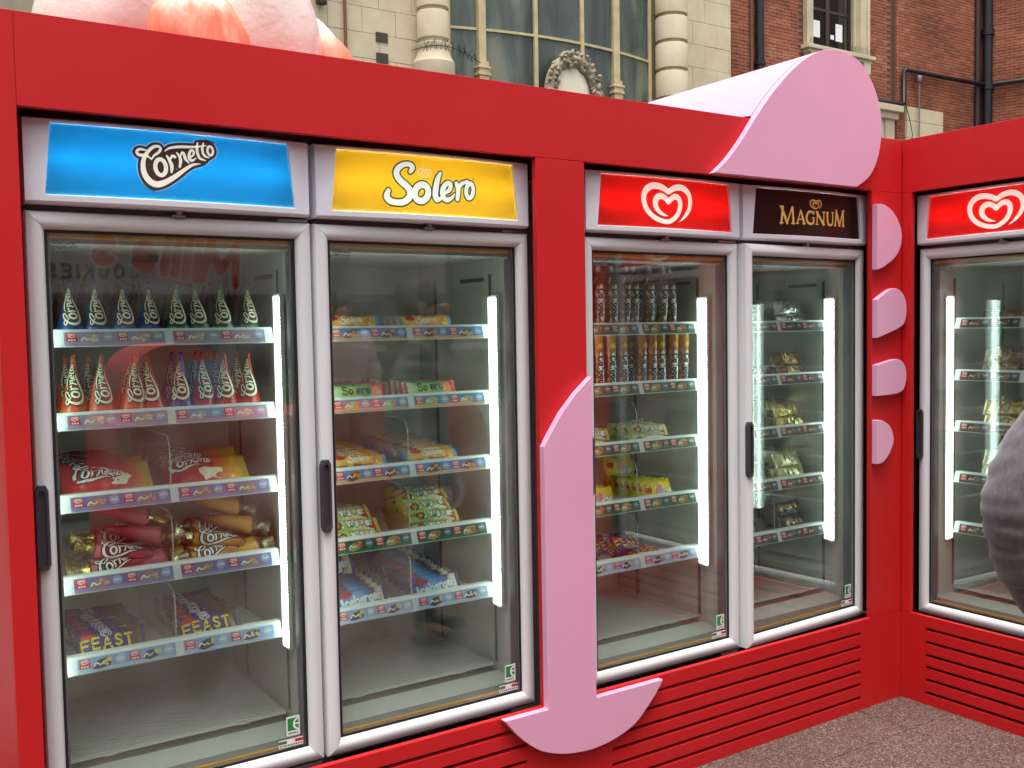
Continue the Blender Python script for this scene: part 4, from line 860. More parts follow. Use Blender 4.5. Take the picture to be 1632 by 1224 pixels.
def lettering(kind):
    mb = MB(); f = sign_f
    if kind == 'blue':
        mats = [lit_sheet('sign_cream', (244, 240, 226), .3, glow=.22), lit_sheet('sign_brown', (92, 72, 64), .25), lit_sheet('sign_pale_blue', (150, 214, 248), .4, glow=.12)]
        dx, dz = .321-.3285, .0018
        g = lambda x, z, h: f(x+dx, z+dz, h)
        for i, (cl, P) in enumerate(LG['cornetto']): ribbon(mb, P, cl, g, .0088, 2, .0003+i*.00002)
        back = [(x, z) for x, z, w in LG['cornetto_back'][0][1]]
        bb_ = [(x, z, 0) for x, z in back]; q = spline(bb_, True, 3)
        flat(mb, [(x, z) for x, z, _ in q][::-1], g, .0008, 1)
        h = .0009
        for i, (cl, P) in enumerate(LG['cornetto']): ribbon(mb, P, cl, g, .0062, 1, h+i*.00002)
        for i, (cl, P) in enumerate(LG['cornetto']): ribbon(mb, P, cl, g, 0, 0, .0014+i*.00003)
        ribbon(mb, [(.0925, .062, .004), (.0927, .062, .004)], False, g, 0, 1, .0009)
    if kind == 'yellow':
        mats = [lit_sheet('sign_white', (246, 250, 242), .3, glow=.25), lit_sheet('sign_green', (52, 104, 58), .25), lit_sheet('sign_peach', (250, 214, 170), .3, glow=.22)]
        dx, dz = .9996-.676-.3285, .0007; g = lambda x, z, h: f(x+dx, z+dz, h)
        for i, (cl, P) in enumerate(LG['solero']): ribbon(mb, P, cl, g, .0042, 1, .0003+i*.00003)
        for i, (cl, P) in enumerate(LG['solero']): ribbon(mb, P, cl, g, 0, 0, .0007+i*.00003)
        heart_on(mb, g, .205, -.0149, .032, 2, .0005)
        ribbon(mb, [(.1415, .0269, .0045), (.1418, .0269, .0045)], False, g, 0, 1, .0005)
    if kind == 'red':
        mats = [lit_sheet('sign_cream', (244, 240, 226), .3, glow=.22)]
        g = lambda x, z, h: f(x-.012, z+.002, h); heart_on(mb, g, 1.0, 0, 0, 0)
    if kind == 'black':
        mats = [M('sign_gold', (222, 190, 104), .35, metal=.2, var=.3, vs=40, emit=(222, 184, 92), es=.10)]  # faint emission added to the gold in place of reflected light
        g = lambda x, z, h: f(x+.012, z-.013, h); lay(mb, LG['magnum'], g, 0, h0=.0004, step=.00002); 
        g2 = lambda x, z, h: f(x+.024, z+.036, h); lay(mb, LG['magnum_heart'], g2, 0, h0=.0004)
        ribbon(mb, [(.192, .012, .003), (.1922, .012, .003)], False, f, 0, 0, .0004)
    return mb.mesh('sign_lettering', mats)
SIGN = {'blue': (50, 164, 208), 'yellow': (236, 206, 80), 'red': (198, 50, 43), 'black': (40, 26, 22)}
def sign_tube():
    mb = MB(); mb.tube([(.06, .014, 1.845), (PW-.07, .014, 1.845)], .007, 8); return mb.mesh('sign_tube', TUBE)
def lock():
    mb = MB(); mb.box(.318, .348, -.006, .01, 1.728, 1.7335); mb.box(.327, .339, -.004, .012, 1.7335, 1.745); mb.tube([(.333, -.004, 1.739), (.333, -.012, 1.739)], .006, 8); return mb.mesh('lock', MET)
def hinge(z0, z1):
    mb = MB(); mb.box(PW-.085, PW-.006, .006, .05, z0, z1); mb.tube([(PW-.018, .02, z0-.003), (PW-.018, .02, z1+.003)], .007, 8); return mb.mesh('hinge', MET)

CARD = {  # ground colour, stripe, picture, picture detail, round price
 'purple': ((146, 140, 170), (168, 150, 184), (176, 158, 140), (214, 196, 168), (150, 168, 184)),
 'violet': ((122, 110, 160), (148, 126, 178), (150, 120, 100), (196, 152, 120), (150, 160, 190)),
 'beach': ((70, 128, 186), (214, 170, 100), (96, 66, 44), (226, 146, 52), (140, 170, 200)),
 'lime': ((74, 136, 176), (214, 170, 100), (150, 190, 120), (224, 140, 60), (150, 180, 200)),
 'green': ((22, 88, 58), (30, 104, 66), (170, 150, 84), (196, 70, 52), (96, 116, 136)),
 'ice': ((132, 166, 204), (168, 194, 220), (60, 62, 66), (196, 190, 120), (170, 190, 212)),
 'cocoa': ((54, 44, 40), (70, 60, 54), (96, 70, 50), (150, 118, 80), (88, 104, 132)),
}
def make_freezer(label, loc, rotz, sign, cards, ajar=0.0, lit=True):
    fz = empty('display_freezer', label, 'freezer', loc, rotz, 'glass door freezers set in the booth')
    P = lambda key, fn, par=fz, **k: link(key[0] if isinstance(key, tuple) else key, once(MC, key, fn), par, **k)
    P('cabinet', cabinet); P('shelf_upright', wall_profile); P('vent_slot', fan_slot); P('inner_profile', inner_profile)
    for s in 'lr': P(('led_strip', s, lit), lambda: led(s, lit))
    P('floor_rack', lambda: rack(.412, .175, .60, .048, PW-.040, 25, 'floor_rack', .0046))
    P(('hinge', 't'), lambda: hinge(1.7315, 1.738)); P(('hinge', 'b'), lambda: hinge(.318, .326)); P('lock', lock)
    can = P('canopy', canopy)
    P('head_trim', lambda: (lambda b: (b.box(.003, PW-.003, .014, .0612, 1.7315, 1.7432), b.mesh('head_trim', GAP))[1])(MB()))
    sp = P(('sign_panel', sign), lambda: sign_panel(lit_sheet('sign_'+sign+'_print', SIGN[sign], .66 if sign != 'black' else .12)), can)
    P(('sign_lettering', sign), lambda: lettering(sign), can); P('sign_tube', sign_tube, can)
    d = P('door', door_base); d.location = (PW, 0, 0); d.rotation_euler = (0, 0, ajar)
    off = (-PW, 0, 0)
    d.data = once(MC, 'door_shift', lambda: shifted(d.data, off))
    Q = lambda key, fn: P(key, fn, d, loc=off)
    for s in 'tblr': Q(('door_rail', s), lambda s=s: rail(0, PW, .33, 1.73, s))
    Q('gasket', lambda: frame_ring(.0402, PW-.0402, .3702, 1.6898, .006, .0125, .0155, GASK, 'gasket'))
    def spacer():
        mb = MB(); a, b, c, e, t = .0465, PW-.0465, .3765, 1.6835, .006
        mb.box(a, a+t, .0225, .030, c, e, 1); mb.box(b-t, b, .0225, .030, c, e, 1); mb.box(a+t, b-t, .0225, .030, c, c+t, 0); mb.box(a+t, b-t, .0225, .030, e-.011, e, 0); return mb.mesh('spacer', [GOLD, ALU])
    Q('spacer', spacer)
    Q('rear_frame', lambda: frame_ring(.0402, PW-.0402, .3702, 1.6898, .0055, .036, .044, ALU, 'rear_frame'))
    Q('glass_pane', pane); Q(('glass_pane', 2), pane_back); Q('door_handle', handle); Q('green_sticker', sticker); Q('flag_sticker', flag); Q('small_print', fineprint)
    for i, z in enumerate(SH):
        s = P('shelf', lambda: rack(-.036, .165, .57, SX0-.005, SX1+.005, 26, 'shelf'), loc=(0, 0, z))
        P('price_rail', price_rail, s)
        for h, (a, b) in enumerate(((SX0+.022, .325), (.345, SX1-.022))):
            P(('price_ticket', cards[i], h, i), lambda: ticket(CARD[cards[i]], 10*i+h, a, b), s)
        if i >= 2: P('divider', divider, s, loc=(0, 0, -.036)); P('divider_rim', divider_edge, s, loc=(0, 0, -.036))
    return fz
def shifted(me, off):
    m = me.copy(); m.transform(Matrix.Translation(off)); return m
F = [
 make_freezer('tall glass freezer under the blue sign, stocked with upright wrapped cones', (0, 0, 0), 0, 'blue', ['purple', 'purple', 'violet', 'violet', 'ice']),
 make_freezer('tall glass freezer under the yellow sign, stocked with fruit lollies', (.676, 0, 0), 0, 'yellow', ['beach', 'lime', 'beach', 'green', 'ice']),
 make_freezer('tall glass freezer under a red heart sign, beside the pink upright strip', (1.545, 0, 0), 0, 'red', ['green', 'green', 'green', 'green', 'ice']),
 make_freezer('tall glass freezer under the black sign with gold lettering, door slightly ajar', (2.221, 0, 0), 0, 'black', ['cocoa']*5, math.radians(2.2)),
 make_freezer('tall glass freezer in the short side wall under a red heart sign', (XS+.0638, -.095, 0), -pi/2, 'red', ['cocoa']*5),
 make_freezer('empty glass freezer on the side wall beyond the sleeve, seen mostly as a reflection', (XS+.0638, -.992, 0), -pi/2, 'red', ['cocoa']*5, lit=False),
]
# ---------------------------------------------------------------- products
def nz(p, s, seed): return noise.noise(Vector(p)*s+Vector((seed*3.1, seed*7.7, seed)))
class Pack:
    """flow wrapper: length along x, height along z from 0, thickness along y, front towards -y, crimped fins at both ends"""
    def __init__(s, Ln, H, T, seed=1, crinkle=.0022, fin=.06, twist=0.0, round_=2.4):
        s.L, s.H, s.T, s.seed, s.cr, s.fin, s.e = Ln, H, T, seed, crinkle, fin, round_
    def prof(s, u):
        f = s.fin; v = (u-f)/(1-2*f)
        t = 0 if v <= 0 or v >= 1 else (1-abs(2*v-1)**3.2)**.6
        return s.T/2*t+.0006, s.H/2*(1-.10*t)
    def pt(s, u, a):
        t, h = s.prof(u); c, n = math.cos(a), math.sin(a); k = 2/s.e
        x = (u-.5)*s.L; z = h*math.copysign(abs(n)**k, n); y = -t*math.copysign(abs(c)**k, c)
        am = s.cr*min(1, t/(s.T*.25))
        q = (x, y, z); y += am*nz(q, 42, s.seed)+am*.8*nz(q, 95, s.seed+3); z += am*.7*nz(q, 38, s.seed+9)
        return x, y, z+s.H/2
    def front(s, x, z, h):
        u = min(.995, max(.005, x/s.L+.5)); t, hh = s.prof(u); zz = max(-.98, min(.98, (z-s.H/2)/hh))
        a = math.asin(math.copysign(abs(zz)**(s.e/2), zz)); q = s.pt(u, a); return (x, q[1]-h-.0003, z)
    def body(s, name, mats, nu=26, na=18):
        mb = MB(); us = [0, s.fin*.33, s.fin*.66, s.fin*.98]+[s.fin+(1-2*s.fin)*k/nu for k in range(1, nu)]+[1-s.fin*.98, 1-s.fin*.66, 1-s.fin*.33, 1]
        for i, u in enumerate(us):
            for k in range(na):
                x, y, z = s.pt(u, 2*pi*k/na)
                if i in (0, len(us)-1): x += (.0018 if k % 2 else -.0018)
                if u <= s.fin or u >= 1-s.fin: y += .0012*math.sin(z*520+s.seed)+.003*nz((x*0, 0, z), 30, s.seed)
                mb.v.append((x, y, z))
        for i in range(len(us)-1):
            fin = us[i+1] <= s.fin or us[i] >= 1-s.fin
            for k in range(na): mb.face((i*na+k, i*na+(k+1) % na, (i+1)*na+(k+1) % na, (i+1)*na+k), 1 if fin and len(mats) > 1 else 0)
        return mb.mesh(name, mats, True)
def letter_mesh(f, parts, mats, name='lettering'):
    mb = MB(); h = .0002
    for fn in parts: h = fn(mb, f, h)+.0001
    return mb.mesh(name, mats)
def P_word(t, s, cx, cz, fill, line=None, ex=.002, rot=0.0, w=.16, gap=.2, bounce=0, n=3, sx=1.0, shear=0):
    st, _ = word(t, w, gap, bounce)
    st = [(cl, [(x*sx, y, q) for x, y, q in P]) for cl, P in st]
    st = xf(st, s, cx, cz, rot, shear=shear)
    return lambda mb, f, h: lay(mb, st, f, fill, line, ex, .0002, n, .00001, h)
def P_logo(k, s, cx, cz, fill, line=None, ex=.002, rot=0.0, n=2):
    st = xf(LG[k], s, cx, cz, rot); return lambda mb, f, h: lay(mb, st, f, fill, line, ex, .0002, n, .00001, h)
def P_blob(cx, cz, rx, rz, mi, n=12, jit=0.0, rot=0.0, seed=0):
    def go(mb, f, h):
        rnd = random.Random(seed); c, s_ = math.cos(rot), math.sin(rot); rings = []
        b = len(mb.v); mb.v.append(f(cx, cz, h))
        for q in (.5, 1.0):
            for k in range(n):
                a = 2*pi*k/n; j = 1+rnd.uniform(-jit, jit)*q; x, z = rx*q*j*math.cos(a), rz*q*j*math.sin(a)
                mb.v.append(f(cx+x*c-z*s_, cz+x*s_+z*c, h))
        for k in range(n):
            mb.face((b, b+1+k, b+1+(k+1) % n), mi); mb.face((b+1+k, b+1+n+k, b+1+n+(k+1) % n, b+1+(k+1) % n), mi)
        return h+.00005
    return go
I = {n: M('print_'+n, c, .4, spec=.4) for n, c in dict(white=(238, 236, 228), cream=(232, 222, 190), brown=(70, 50, 40), red=(198, 34, 36), navy=(30, 34, 92), yellow=(238, 210, 50), green=(44, 108, 52), orange=(232, 136, 40), choc=(84, 48, 30), pink=(226, 130, 160), black=(28, 24, 24), gold=(190, 160, 90), sky=(120, 170, 220), lime=(150, 190, 70)).items()}
I['foilgold'] = M('foil_gold', (214, 186, 110), .25, metal=.85, var=.2, vs=60, bump=.6, bs=120)

# upright cones --------------------------------------------------
CH = .132
def cone_r(z): return max(.0035, .0315*(1-max(0, z-.03)/(CH-.03)*.88) if z > .03 else .0315-.004*(1-z/.03)**2)
def cone_body(mat, seed):
    mb = MB(); prof = [(.026, 0), (.030, .002)]+[(cone_r(z), z) for z in [.008+.0056*k for k in range(22)]]+[(.0038, CH), (.0045, CH+.010)]
    mb.lathe(prof, 22, fn=lambda r, z, a: r*(1+(.05 if r > .006 else .5)*nz((math.cos(a), math.sin(a), z*16), 1.6, seed)))
    for k in range(5):   # pinched tip of the wrapper
        a = pi*k/5; mb.add([(-.0045*math.cos(a), -.0045*math.sin(a), CH+.015), (.0045*math.cos(a), .0045*math.sin(a), CH+.015), (0, .0008, CH-.002), (0, -.0008, CH-.002)], [(0, 1, 2), (0, 1, 3)])
    return mb.mesh('ice_cream_cone', mat, True)
def cone_f(x, z, h):    # x runs up the cone, z across it to the left
    zz = .078+x; r = cone_r(zz)*1.045+.0012+h; a = -z/max(r, .017); return (r*math.sin(a), -r*math.cos(a), zz)
def cone_letters(): return letter_mesh(cone_f, [P_logo('cornetto', .47, .002, -.003, 0, 1, .0022, -.22)], [I['cream'], I['black']])
# lying cones -----------------------------------------------------
def lying_body(mat, foil):
    mb = MB(); n = 20; Ls = [(.030, .0), (.0315, .004)]+[(.0315-.0175*k/12, .004+.0105*k) for k in range(1, 13)]+[(.012, .135), (.004, .142)]
    for r, x in Ls:
        for k in range(n): a = 2*pi*k/n; q = r*(1+.06*nz((math.cos(a), math.sin(a), x*20), 1.5, 4)); mb.v.append((x, q*math.cos(a), q*math.sin(a)*.82+.027))
    for i in range(len(Ls)-1):
        for k in range(n): mb.face((i*n+k, i*n+(k+1) % n, (i+1)*n+(k+1) % n, (i+1)*n+k), 0)
    mb.face(list(range(n)), 1)
    b = len(mb.v); R = [(.027, -.001), (.016, -.012), (.012, -.018), (.026, -.036), (.034, -.046)]    # gathered foil end
    for r, x in R:
        for k in range(n*2): a = pi*k/n; q = r*(1+(.18 if x < -.01 else .04)*(1 if k % 2 else -1)); mb.v.append((x, q*math.cos(a)*.7, q*math.sin(a)*.75+.027))
    for i in range(len(R)-1):
        for k in range(2*n): mb.face((b+i*2*n+k, b+i*2*n+(k+1) % (2*n), b+(i+1)*2*n+(k+1) % (2*n), b+(i+1)*2*n+k), 1)
    me = mb.mesh('ice_cream_cone', [mat, foil], True); return me
def lying_f(flip):
    def f(x, z, h):
        X = x+.066; r = .0315-.0175*max(0, X-.004)/.126+.0018+h; a = z/r*1.0; s = -1
        # the print sits on the upper front quarter of the cone, read with the wide end first (or turned over)
        b = a+.35
        return (X, -r*math.cos(b), r*math.sin(b)*.84+.027)
    return f
def lying_letters(): return letter_mesh(lying_f(0), [P_logo('cornetto', .60, -.002, .001, 0, 1, .003)], [I['white'], I['black']])

PROTO = {}
def product(key, nm, body, letters=None, extra=None): PROTO[key] = (nm, body, letters, extra)
def wrapcone(n, stops, **k): return wrap(n, 'Z', stops, 0, CH, **k)
cl = cone_letters()
for key, st in dict(cone_blue=((0, (110, 150, 190)), (.2, (60, 120, 190)), (.3, (24, 62, 140)), (1, (40, 90, 160))), cone_green=((0, (150, 180, 160)), (.2, (110, 160, 130)), (.3, (26, 86, 56)), (1, (44, 120, 74))),
                    cone_orange=((0, (210, 150, 120)), (.2, (214, 110, 70)), (.3, (214, 84, 40)), (1, (226, 120, 80))), cone_red=((0, (214, 140, 130)), (.2, (206, 80, 70)), (.3, (196, 30, 34)), (1, (206, 60, 50))),
                    cone_indigo=((0, (170, 170, 190)), (.2, (90, 90, 150)), (.3, (36, 54, 130)), (1, (60, 100, 180))), cone_brown=((0, (150, 110, 90)), (.25, (86, 56, 44)), (1, (110, 76, 58)))).items():
    product(key, 'ice_cream_cone', cone_body(wrapcone('film_'+key, st, rough=.25), len(key)), cl if key != 'cone_brown' else None)
ll = lying_letters()
product('cone_pink', 'ice_cream_cone', lying_body(wrap('film_cone_pink', 'X', ((0, (130, 30, 40)), (.07, (206, 110, 120)), (.6, (190, 60, 76)), (1, (150, 30, 44))), 0, .14), I['foilgold']), ll)
product('cone_yellow', 'ice_cream_cone', lying_body(wrap('film_cone_yellow', 'X', ((0, (120, 30, 24)), (.07, (214, 160, 70)), (.6, (200, 130, 50)), (1, (100, 50, 30))), 0, .14), M('foil_pale', (206, 196, 160), .25, metal=.8, var=.2, vs=60, bump=.6, bs=120)), ll)
# flat bars and bags
def bar(key, nm, pk, mats, parts, lm): product(key, nm, pk.body(nm, mats), letter_mesh(pk.front, parts, lm) if parts else None)
SOLW = wrap('film_solero', 'Z', ((0, (90, 60, 30)), (.40, (110, 76, 36)), (.46, (236, 176, 60)), (.8, (240, 200, 90)), (1, (224, 120, 40))), 0, .062, rough=.22)
p = Pack(.175, .062, .026, 2)
bar('fruit_lolly', 'lolly_pack', p, [SOLW, M('film_sky', (90, 160, 200), .25, var=.3, vs=50, bump=.4, bs=120)], [P_blob(.058, .030, .018, .026, 2, jit=.15, seed=1), P_blob(.060, .030, .010, .015, 3, jit=.2, seed=2), P_blob(-.055, .050, .016, .008, 1, seed=3), P_logo('solero', .24, -.005, .046, 0, None), P_word('Exotic', .013, .004, .019, 4, None, w=.2) if False else P_blob(-.03, .018, .010, .008, 4, seed=8)],
    [I['white'], I['red'], I['orange'], I['yellow'], I['lime']])
SOLG = wrap('film_solero_green', 'X', ((0, (206, 222, 190)), (.25, (150, 200, 130)), (.65, (90, 170, 90)), (.85, (210, 60, 50)), (1, (214, 60, 44))), -.085, .085, rough=.22)
bar('green_lolly', 'lolly_pack', Pack(.175, .062, .028, 3), [SOLG, M('film_red', (200, 44, 44), .25, bump=.4, bs=120)], [P_blob(-.02, .03, .03, .018, 3, jit=.2, seed=4), P_blob(.055, .036, .016, .02, 2, jit=.2, seed=5), P_word('Solero', .024, -.006, .044, 1, None, w=.2, rot=.04)], [I['white'], I['black'], I['orange'], I['lime']])
TW = wrap('film_twister', 'X', ((0, (200, 190, 90)), (.2, (170, 196, 90)), (.6, (206, 206, 140)), (.82, (180, 200, 90)), (.9, (200, 60, 50)), (1, (210, 70, 50))), -.085, .085, rough=.22, blotch=((226, 226, 180), 30.0, .56))
bar('twist_lolly', 'lolly_pack', Pack(.165, .046, .034, 4), [TW, M('film_yellowgreen', (206, 200, 70), .25, bump=.4, bs=120)], [P_blob(-.048, .018, .014, .012, 3, jit=.2, seed=6), P_blob(-.048, .017, .008, .007, 4, seed=7), P_blob(.060, .014, .013, .011, 2, jit=.2, seed=8), P_word('Tw', .026, -.020, .024, 0, 1, .002, rot=.05, w=.24, bounce=.05), P_word('sTer', .024, .034, .025, 0, 1, .002, rot=.02, w=.24, bounce=.06)], [I['white'], I['green'], I['red'], I['choc'], I['orange']])
IB = wrap('film_ice', 'X', ((0, (24, 36, 120)), (.12, (50, 104, 196)), (.4, (130, 180, 228)), (.6, (70, 126, 204)), (.72, (110, 60, 40)), (.86, (226, 214, 180)), (1, (40, 56, 130))), -.08, .08, rough=.22)
bar('ice_bar', 'lolly_pack', Pack(.158, .064, .026, 5), [IB, M('film_navy', (34, 44, 120), .25, bump=.4, bs=120)], [P_blob(-.050, .050, .018, .012, 2, jit=.1, seed=9), P_word('Iceberger', .025, -.004, .030, 0, 1, .0018, rot=.10, w=.22, gap=.14, bounce=.03), P_blob(.062, .030, .004, .016, 3, seed=11)], [I['white'], I['sky'], I['red'], I['cream']])
FE = wrap('film_feast', 'X', ((0, (40, 40, 140)), (.62, (34, 34, 130)), (.72, (52, 38, 70)), (.74, (112, 66, 42)), (1, (86, 48, 32))), -.08, .08, rough=.24)
bar('choc_bar', 'lolly_pack', Pack(.160, .064, .024, 6), [FE, M('film_dark', (36, 34, 96), .25, bump=.4, bs=120)], [P_blob(-.058, .050, .018, .010, 2, seed=12), P_logo('heart', .13, -.016, .054, 3), P_word('FEAST', .027, -.014, .031, 0, 1, .0014, rot=.05, w=.22, gap=.36, bounce=.05)], [I['yellow'], I['black'], I['red'], I['white']])
FF = wrap('film_feet', 'X', ((0, (236, 206, 30)), (.5, (244, 220, 40)), (1, (230, 200, 40))), -.07, .07, rough=.24)
def foot(mb, f, h):
    h = P_blob(.0, .036, .020, .013, 2, jit=.06, rot=.5, seed=1)(mb, f, h)
    for k in range(5): h = P_blob(-.017+.006*k, .052+.002*k-(.003*k if k > 2 else 0), .0035, .0035, 2, 8)(mb, f, h)
    return h
bar('foot_lolly', 'lolly_pack', Pack(.135, .074, .024, 7), [FF], [P_blob(-.046, .040, .014, .018, 3, jit=.3, seed=2), foot, P_word('Funny', .016, .012, .024, 0, 1, .0016, rot=.45, w=.26), P_word('Feet', .017, .034, .022, 0, 1, .0016, rot=.45, w=.26)], [I['white'], I['choc'], I['pink'], I['red']])
BAG = wrap('film_bag', 'X', ((0, (190, 34, 32)), (.6, (176, 28, 30)), (.76, (196, 80, 34)), (.9, (214, 160, 40)), (1, (206, 180, 50))), -.105, .105, rough=.26)
bar('cone_bag', 'snack_bag', Pack(.215, .120, .050, 8, .005, .05), [BAG], [P_blob(-.085, .030, .014, .018, 2, jit=.1, seed=3), P_blob(.02, .05, .03, .02, 4, jit=.3, seed=6), P_logo('cornetto', .62, -.035, .060, 0, 1, .003, -.45)], [I['white'], I['black'], I['red'], I['cream'], I['cream']])
BAGY = wrap('film_bag_yellow', 'X', ((0, (180, 28, 32)), (.5, (186, 36, 32)), (.7, (214, 130, 38)), (1, (214, 184, 44))), -.105, .105, rough=.26)
bar('cone_bag_yellow', 'snack_bag', Pack(.215, .120, .050, 9, .005, .05), [BAGY], [P_blob(.0, .04, .03, .02, 4, jit=.3, seed=7), P_logo('cornetto', .58, -.055, .075, 0, 1, .003, -.35)], [I['white'], I['black'], I['red'], I['cream'], I['cream']])
def magn(key, c, txt, metal=.85, rough=.22, M_=True, seed=3):
    m = M('foil_'+key, c, rough, metal=metal, var=.15, vs=30, bump=.7, bs=70)
    pk = Pack(.150, .062, .030, seed, .0045)
    if M_: parts = [P_word('M', .034, .0, .031, 0, None, w=.17, shear=.15)]+[lambda mb, f, h: (ribbon(mb, [(-.018, .052, .003), (-.027, .040, .004), (-.026, .022, .004), (-.016, .011, .003)], False, f, 0, 0, h), ribbon(mb, [(.020, .052, .003), (.029, .040, .004), (.028, .022, .004), (.018, .011, .003)], False, f, 0, 0, h+.00002), h+.0001)[2], P_logo('magnum', .10, .049, .040, 0, None, n=1)]
    else: parts = [P_logo('magnum', .30, .0, .034, 0, None, n=2)]
    bar(key, 'foil_pack', pk, [m], parts, [txt])
TXD = M('print_dark_foil', (40, 36, 34), .4); TXG = M('print_gold_foil', (206, 170, 96), .3, metal=.7)
magn('foil_silver', (206, 208, 206), TXD, seed=3); magn('foil_gold', (190, 168, 90), TXD, seed=4); magn('foil_cream', (214, 206, 160), TXD, .55, .3, seed=5); magn('foil_copper', (130, 84, 62), TXG, .6, .3, False, 6); magn('foil_black', (44, 34, 32), TXG, .4, .3, False, 7); magn('foil_bronze', (110, 84, 50), TXG, .7, .28, True, 8)
# push-up tubes
TH, TR = .205, .0195
def tube_body(mats):
    mb = MB(); n = 20; prof = [(.0165, 0), (.0175, .002)]+[(.0172+.0028*k/16, .01+.0112*k) for k in range(17)]+[(TR+.0008, .191), (TR+.0008, .197), (TR*.9, .199)]
    mb.lathe(prof, n); mb.lathe([(.006, .199), (.0085, .203), (.0085, .216), (.006, .222), (.002, .224)], n, mi=1); return mb.mesh('push_up_tube', mats, True)
def tube_f(x, z, h): r = .0172+.0028*max(0, min(1, (.1-x)/.18))+.0012+h; a = z/r; zz = .1-x; return (r*math.sin(a), -r*math.cos(a), zz)   # x runs down the tube, z to the right
TUBEL = letter_mesh(tube_f, [P_blob(.0, .001, .062, .0125, 0, 16), P_word('Calippo', .021, .0, .001, 1, None, w=.30, gap=.20, bounce=.05, sx=1.05), P_blob(.076, .0, .014, .013, 2, 12), P_blob(.074, -.002, .007, .006, 3, 8)], [I['white'], I['black'], I['pink'], I['red']])
TUBEO = letter_mesh(tube_f, [P_blob(.024, .001, .060, .0125, 0, 16), P_word('Calippo', .021, .024, .001, 1, None, w=.30, gap=.20, bounce=.05, sx=1.05), P_blob(-.056, .0, .012, .0125, 2, 12), P_blob(-.056, .0, .008, .008, 3, 10)], [I['white'], I['black'], I['orange'], I['yellow']])
product('tube_dark', 'push_up_tube', tube_body([wrap('film_tube_dark', 'Z', ((0, (50, 46, 96)), (.1, (150, 70, 60)), (.3, (112, 74, 50)), (.72, (104, 70, 48)), (.84, (70, 44, 40)), (1, (42, 34, 46))), 0, TH, rough=.35, blotch=((196, 150, 50), 45.0, .60)), I['white']]), TUBEL)
product('tube_orange', 'push_up_tube', tube_body([wrap('film_tube_orange', 'Z', ((0, (150, 50, 20)), (.3, (110, 60, 24)), (.6, (120, 70, 24)), (.82, (180, 120, 30)), (1, (226, 180, 40))), 0, TH, rough=.35, blotch=((220, 120, 40), 45.0, .58)), I['yellow']]), TUBEO)

ORD = ['first', 'second', 'third', 'fourth', 'fifth', 'sixth', 'seventh', 'eighth', 'ninth', 'tenth', 'eleventh', 'twelfth']
SHN = ['top', 'second', 'third', 'fourth', 'bottom']
FZN = ['blue-sign freezer', 'yellow-sign freezer', 'heart-sign freezer', 'black-sign freezer', 'side-wall freezer']
FM = [o.matrix_basis.copy() for o in F]
def put(fi, key, x, y, z, rot=(0, 0, 0), label='', cat='', group='', big=1.0):
    nm, body, letters, _ = PROTO[key]
    o = bpy.data.objects.new(nm, body); C.objects.link(o)
    from mathutils import Euler
    m = FM[fi] @ (Matrix.Translation((x, y, z)) @ Euler(rot, 'XYZ').to_matrix().to_4x4() @ Matrix.Diagonal((big**.4, big**.4, big, 1)))
    o.matrix_world = m
    tag(o, label, cat, group)
    if letters: link('lettering', letters, o)
    return o
R = random.Random(11)
DK = -.0335
def row(fi, si, xs, keys, depth, dy, cat, desc, y0=.185, tilt=0, jx=.003, back=None):
    z = SH[si]+DK
    for i, x in enumerate(xs):
        for j in range(depth):
            k = keys[i] if isinstance(keys, list) else keys
            if j and back: k = back
            lab = f"{desc[k] if isinstance(desc, dict) else desc}, {ORD[i]} from left{'' if j == 0 else ', '+ORD[j]+' back'}, {SHN[si]} shelf, {FZN[fi]}" if depth > 1 or True else ''
            put(fi, k, x+R.uniform(-jx, jx)*(1 if j else .3)+j*.002, y0+j*dy+R.uniform(-.003, .003), z+.0005, (R.uniform(-.03, .03), R.uniform(-.05, .05)+(.11 if (fi, si, i) == (0, 1, 2) else 0), R.uniform(-.25, .25)+tilt), lab, cat, f"{cat}s on the {SHN[si]} shelf of the {FZN[fi]}", 1.16 if (fi, si) == (0, 1) else 1.03 if (fi, si) == (0, 0) else 1.0)
D = dict(cone_blue='blue wrapped cone', cone_green='green wrapped cone', cone_orange='orange wrapped cone', cone_red='red wrapped cone', cone_indigo='dark blue wrapped cone', cone_brown='brown wrapped cone', tube_dark='dark push-up tube', tube_orange='orange push-up tube')
row(0, 0, [.118, .176, .241, .300, .371, .424, .488, .553], ['cone_blue']*4+['cone_green']*4, 3, .085, 'cone', D, back='cone_brown')
row(0, 1, [.119, .180, .252, .302, .371, .430, .488, .549], ['cone_orange', 'cone_orange', 'cone_orange', 'cone_red', 'cone_indigo', 'cone_red', 'cone_red', 'cone_red'], 2, .088, 'cone', D)
row(2, 0, [.100, .150, .205, .261, .310, .352, .420, .476, .530], 'tube_dark', 3, .06, 'tube', D, y0=.182)
row(2, 1, [.105, .155, .198, .249, .305, .384, .428, .474, .530, .575], 'tube_orange', 3, .06, 'tube', D, y0=.182)
def stack(fi, si, what, cat, items, pos):
    """items: (key, x, y, dz, (rx, ry, rz)); labels count from the bottom or front"""
    z = SH[si]+DK
    for n, (k, x, y, dz, rot) in enumerate(items):
        put(fi, k, x, y, z+dz, rot, f"{what}, {ORD[n] if n < 12 else str(n+1)+'th'} {pos}, {SHN[si]} shelf, {FZN[fi]}", cat, f"{cat}s on the {SHN[si]} shelf of the {FZN[fi]}")
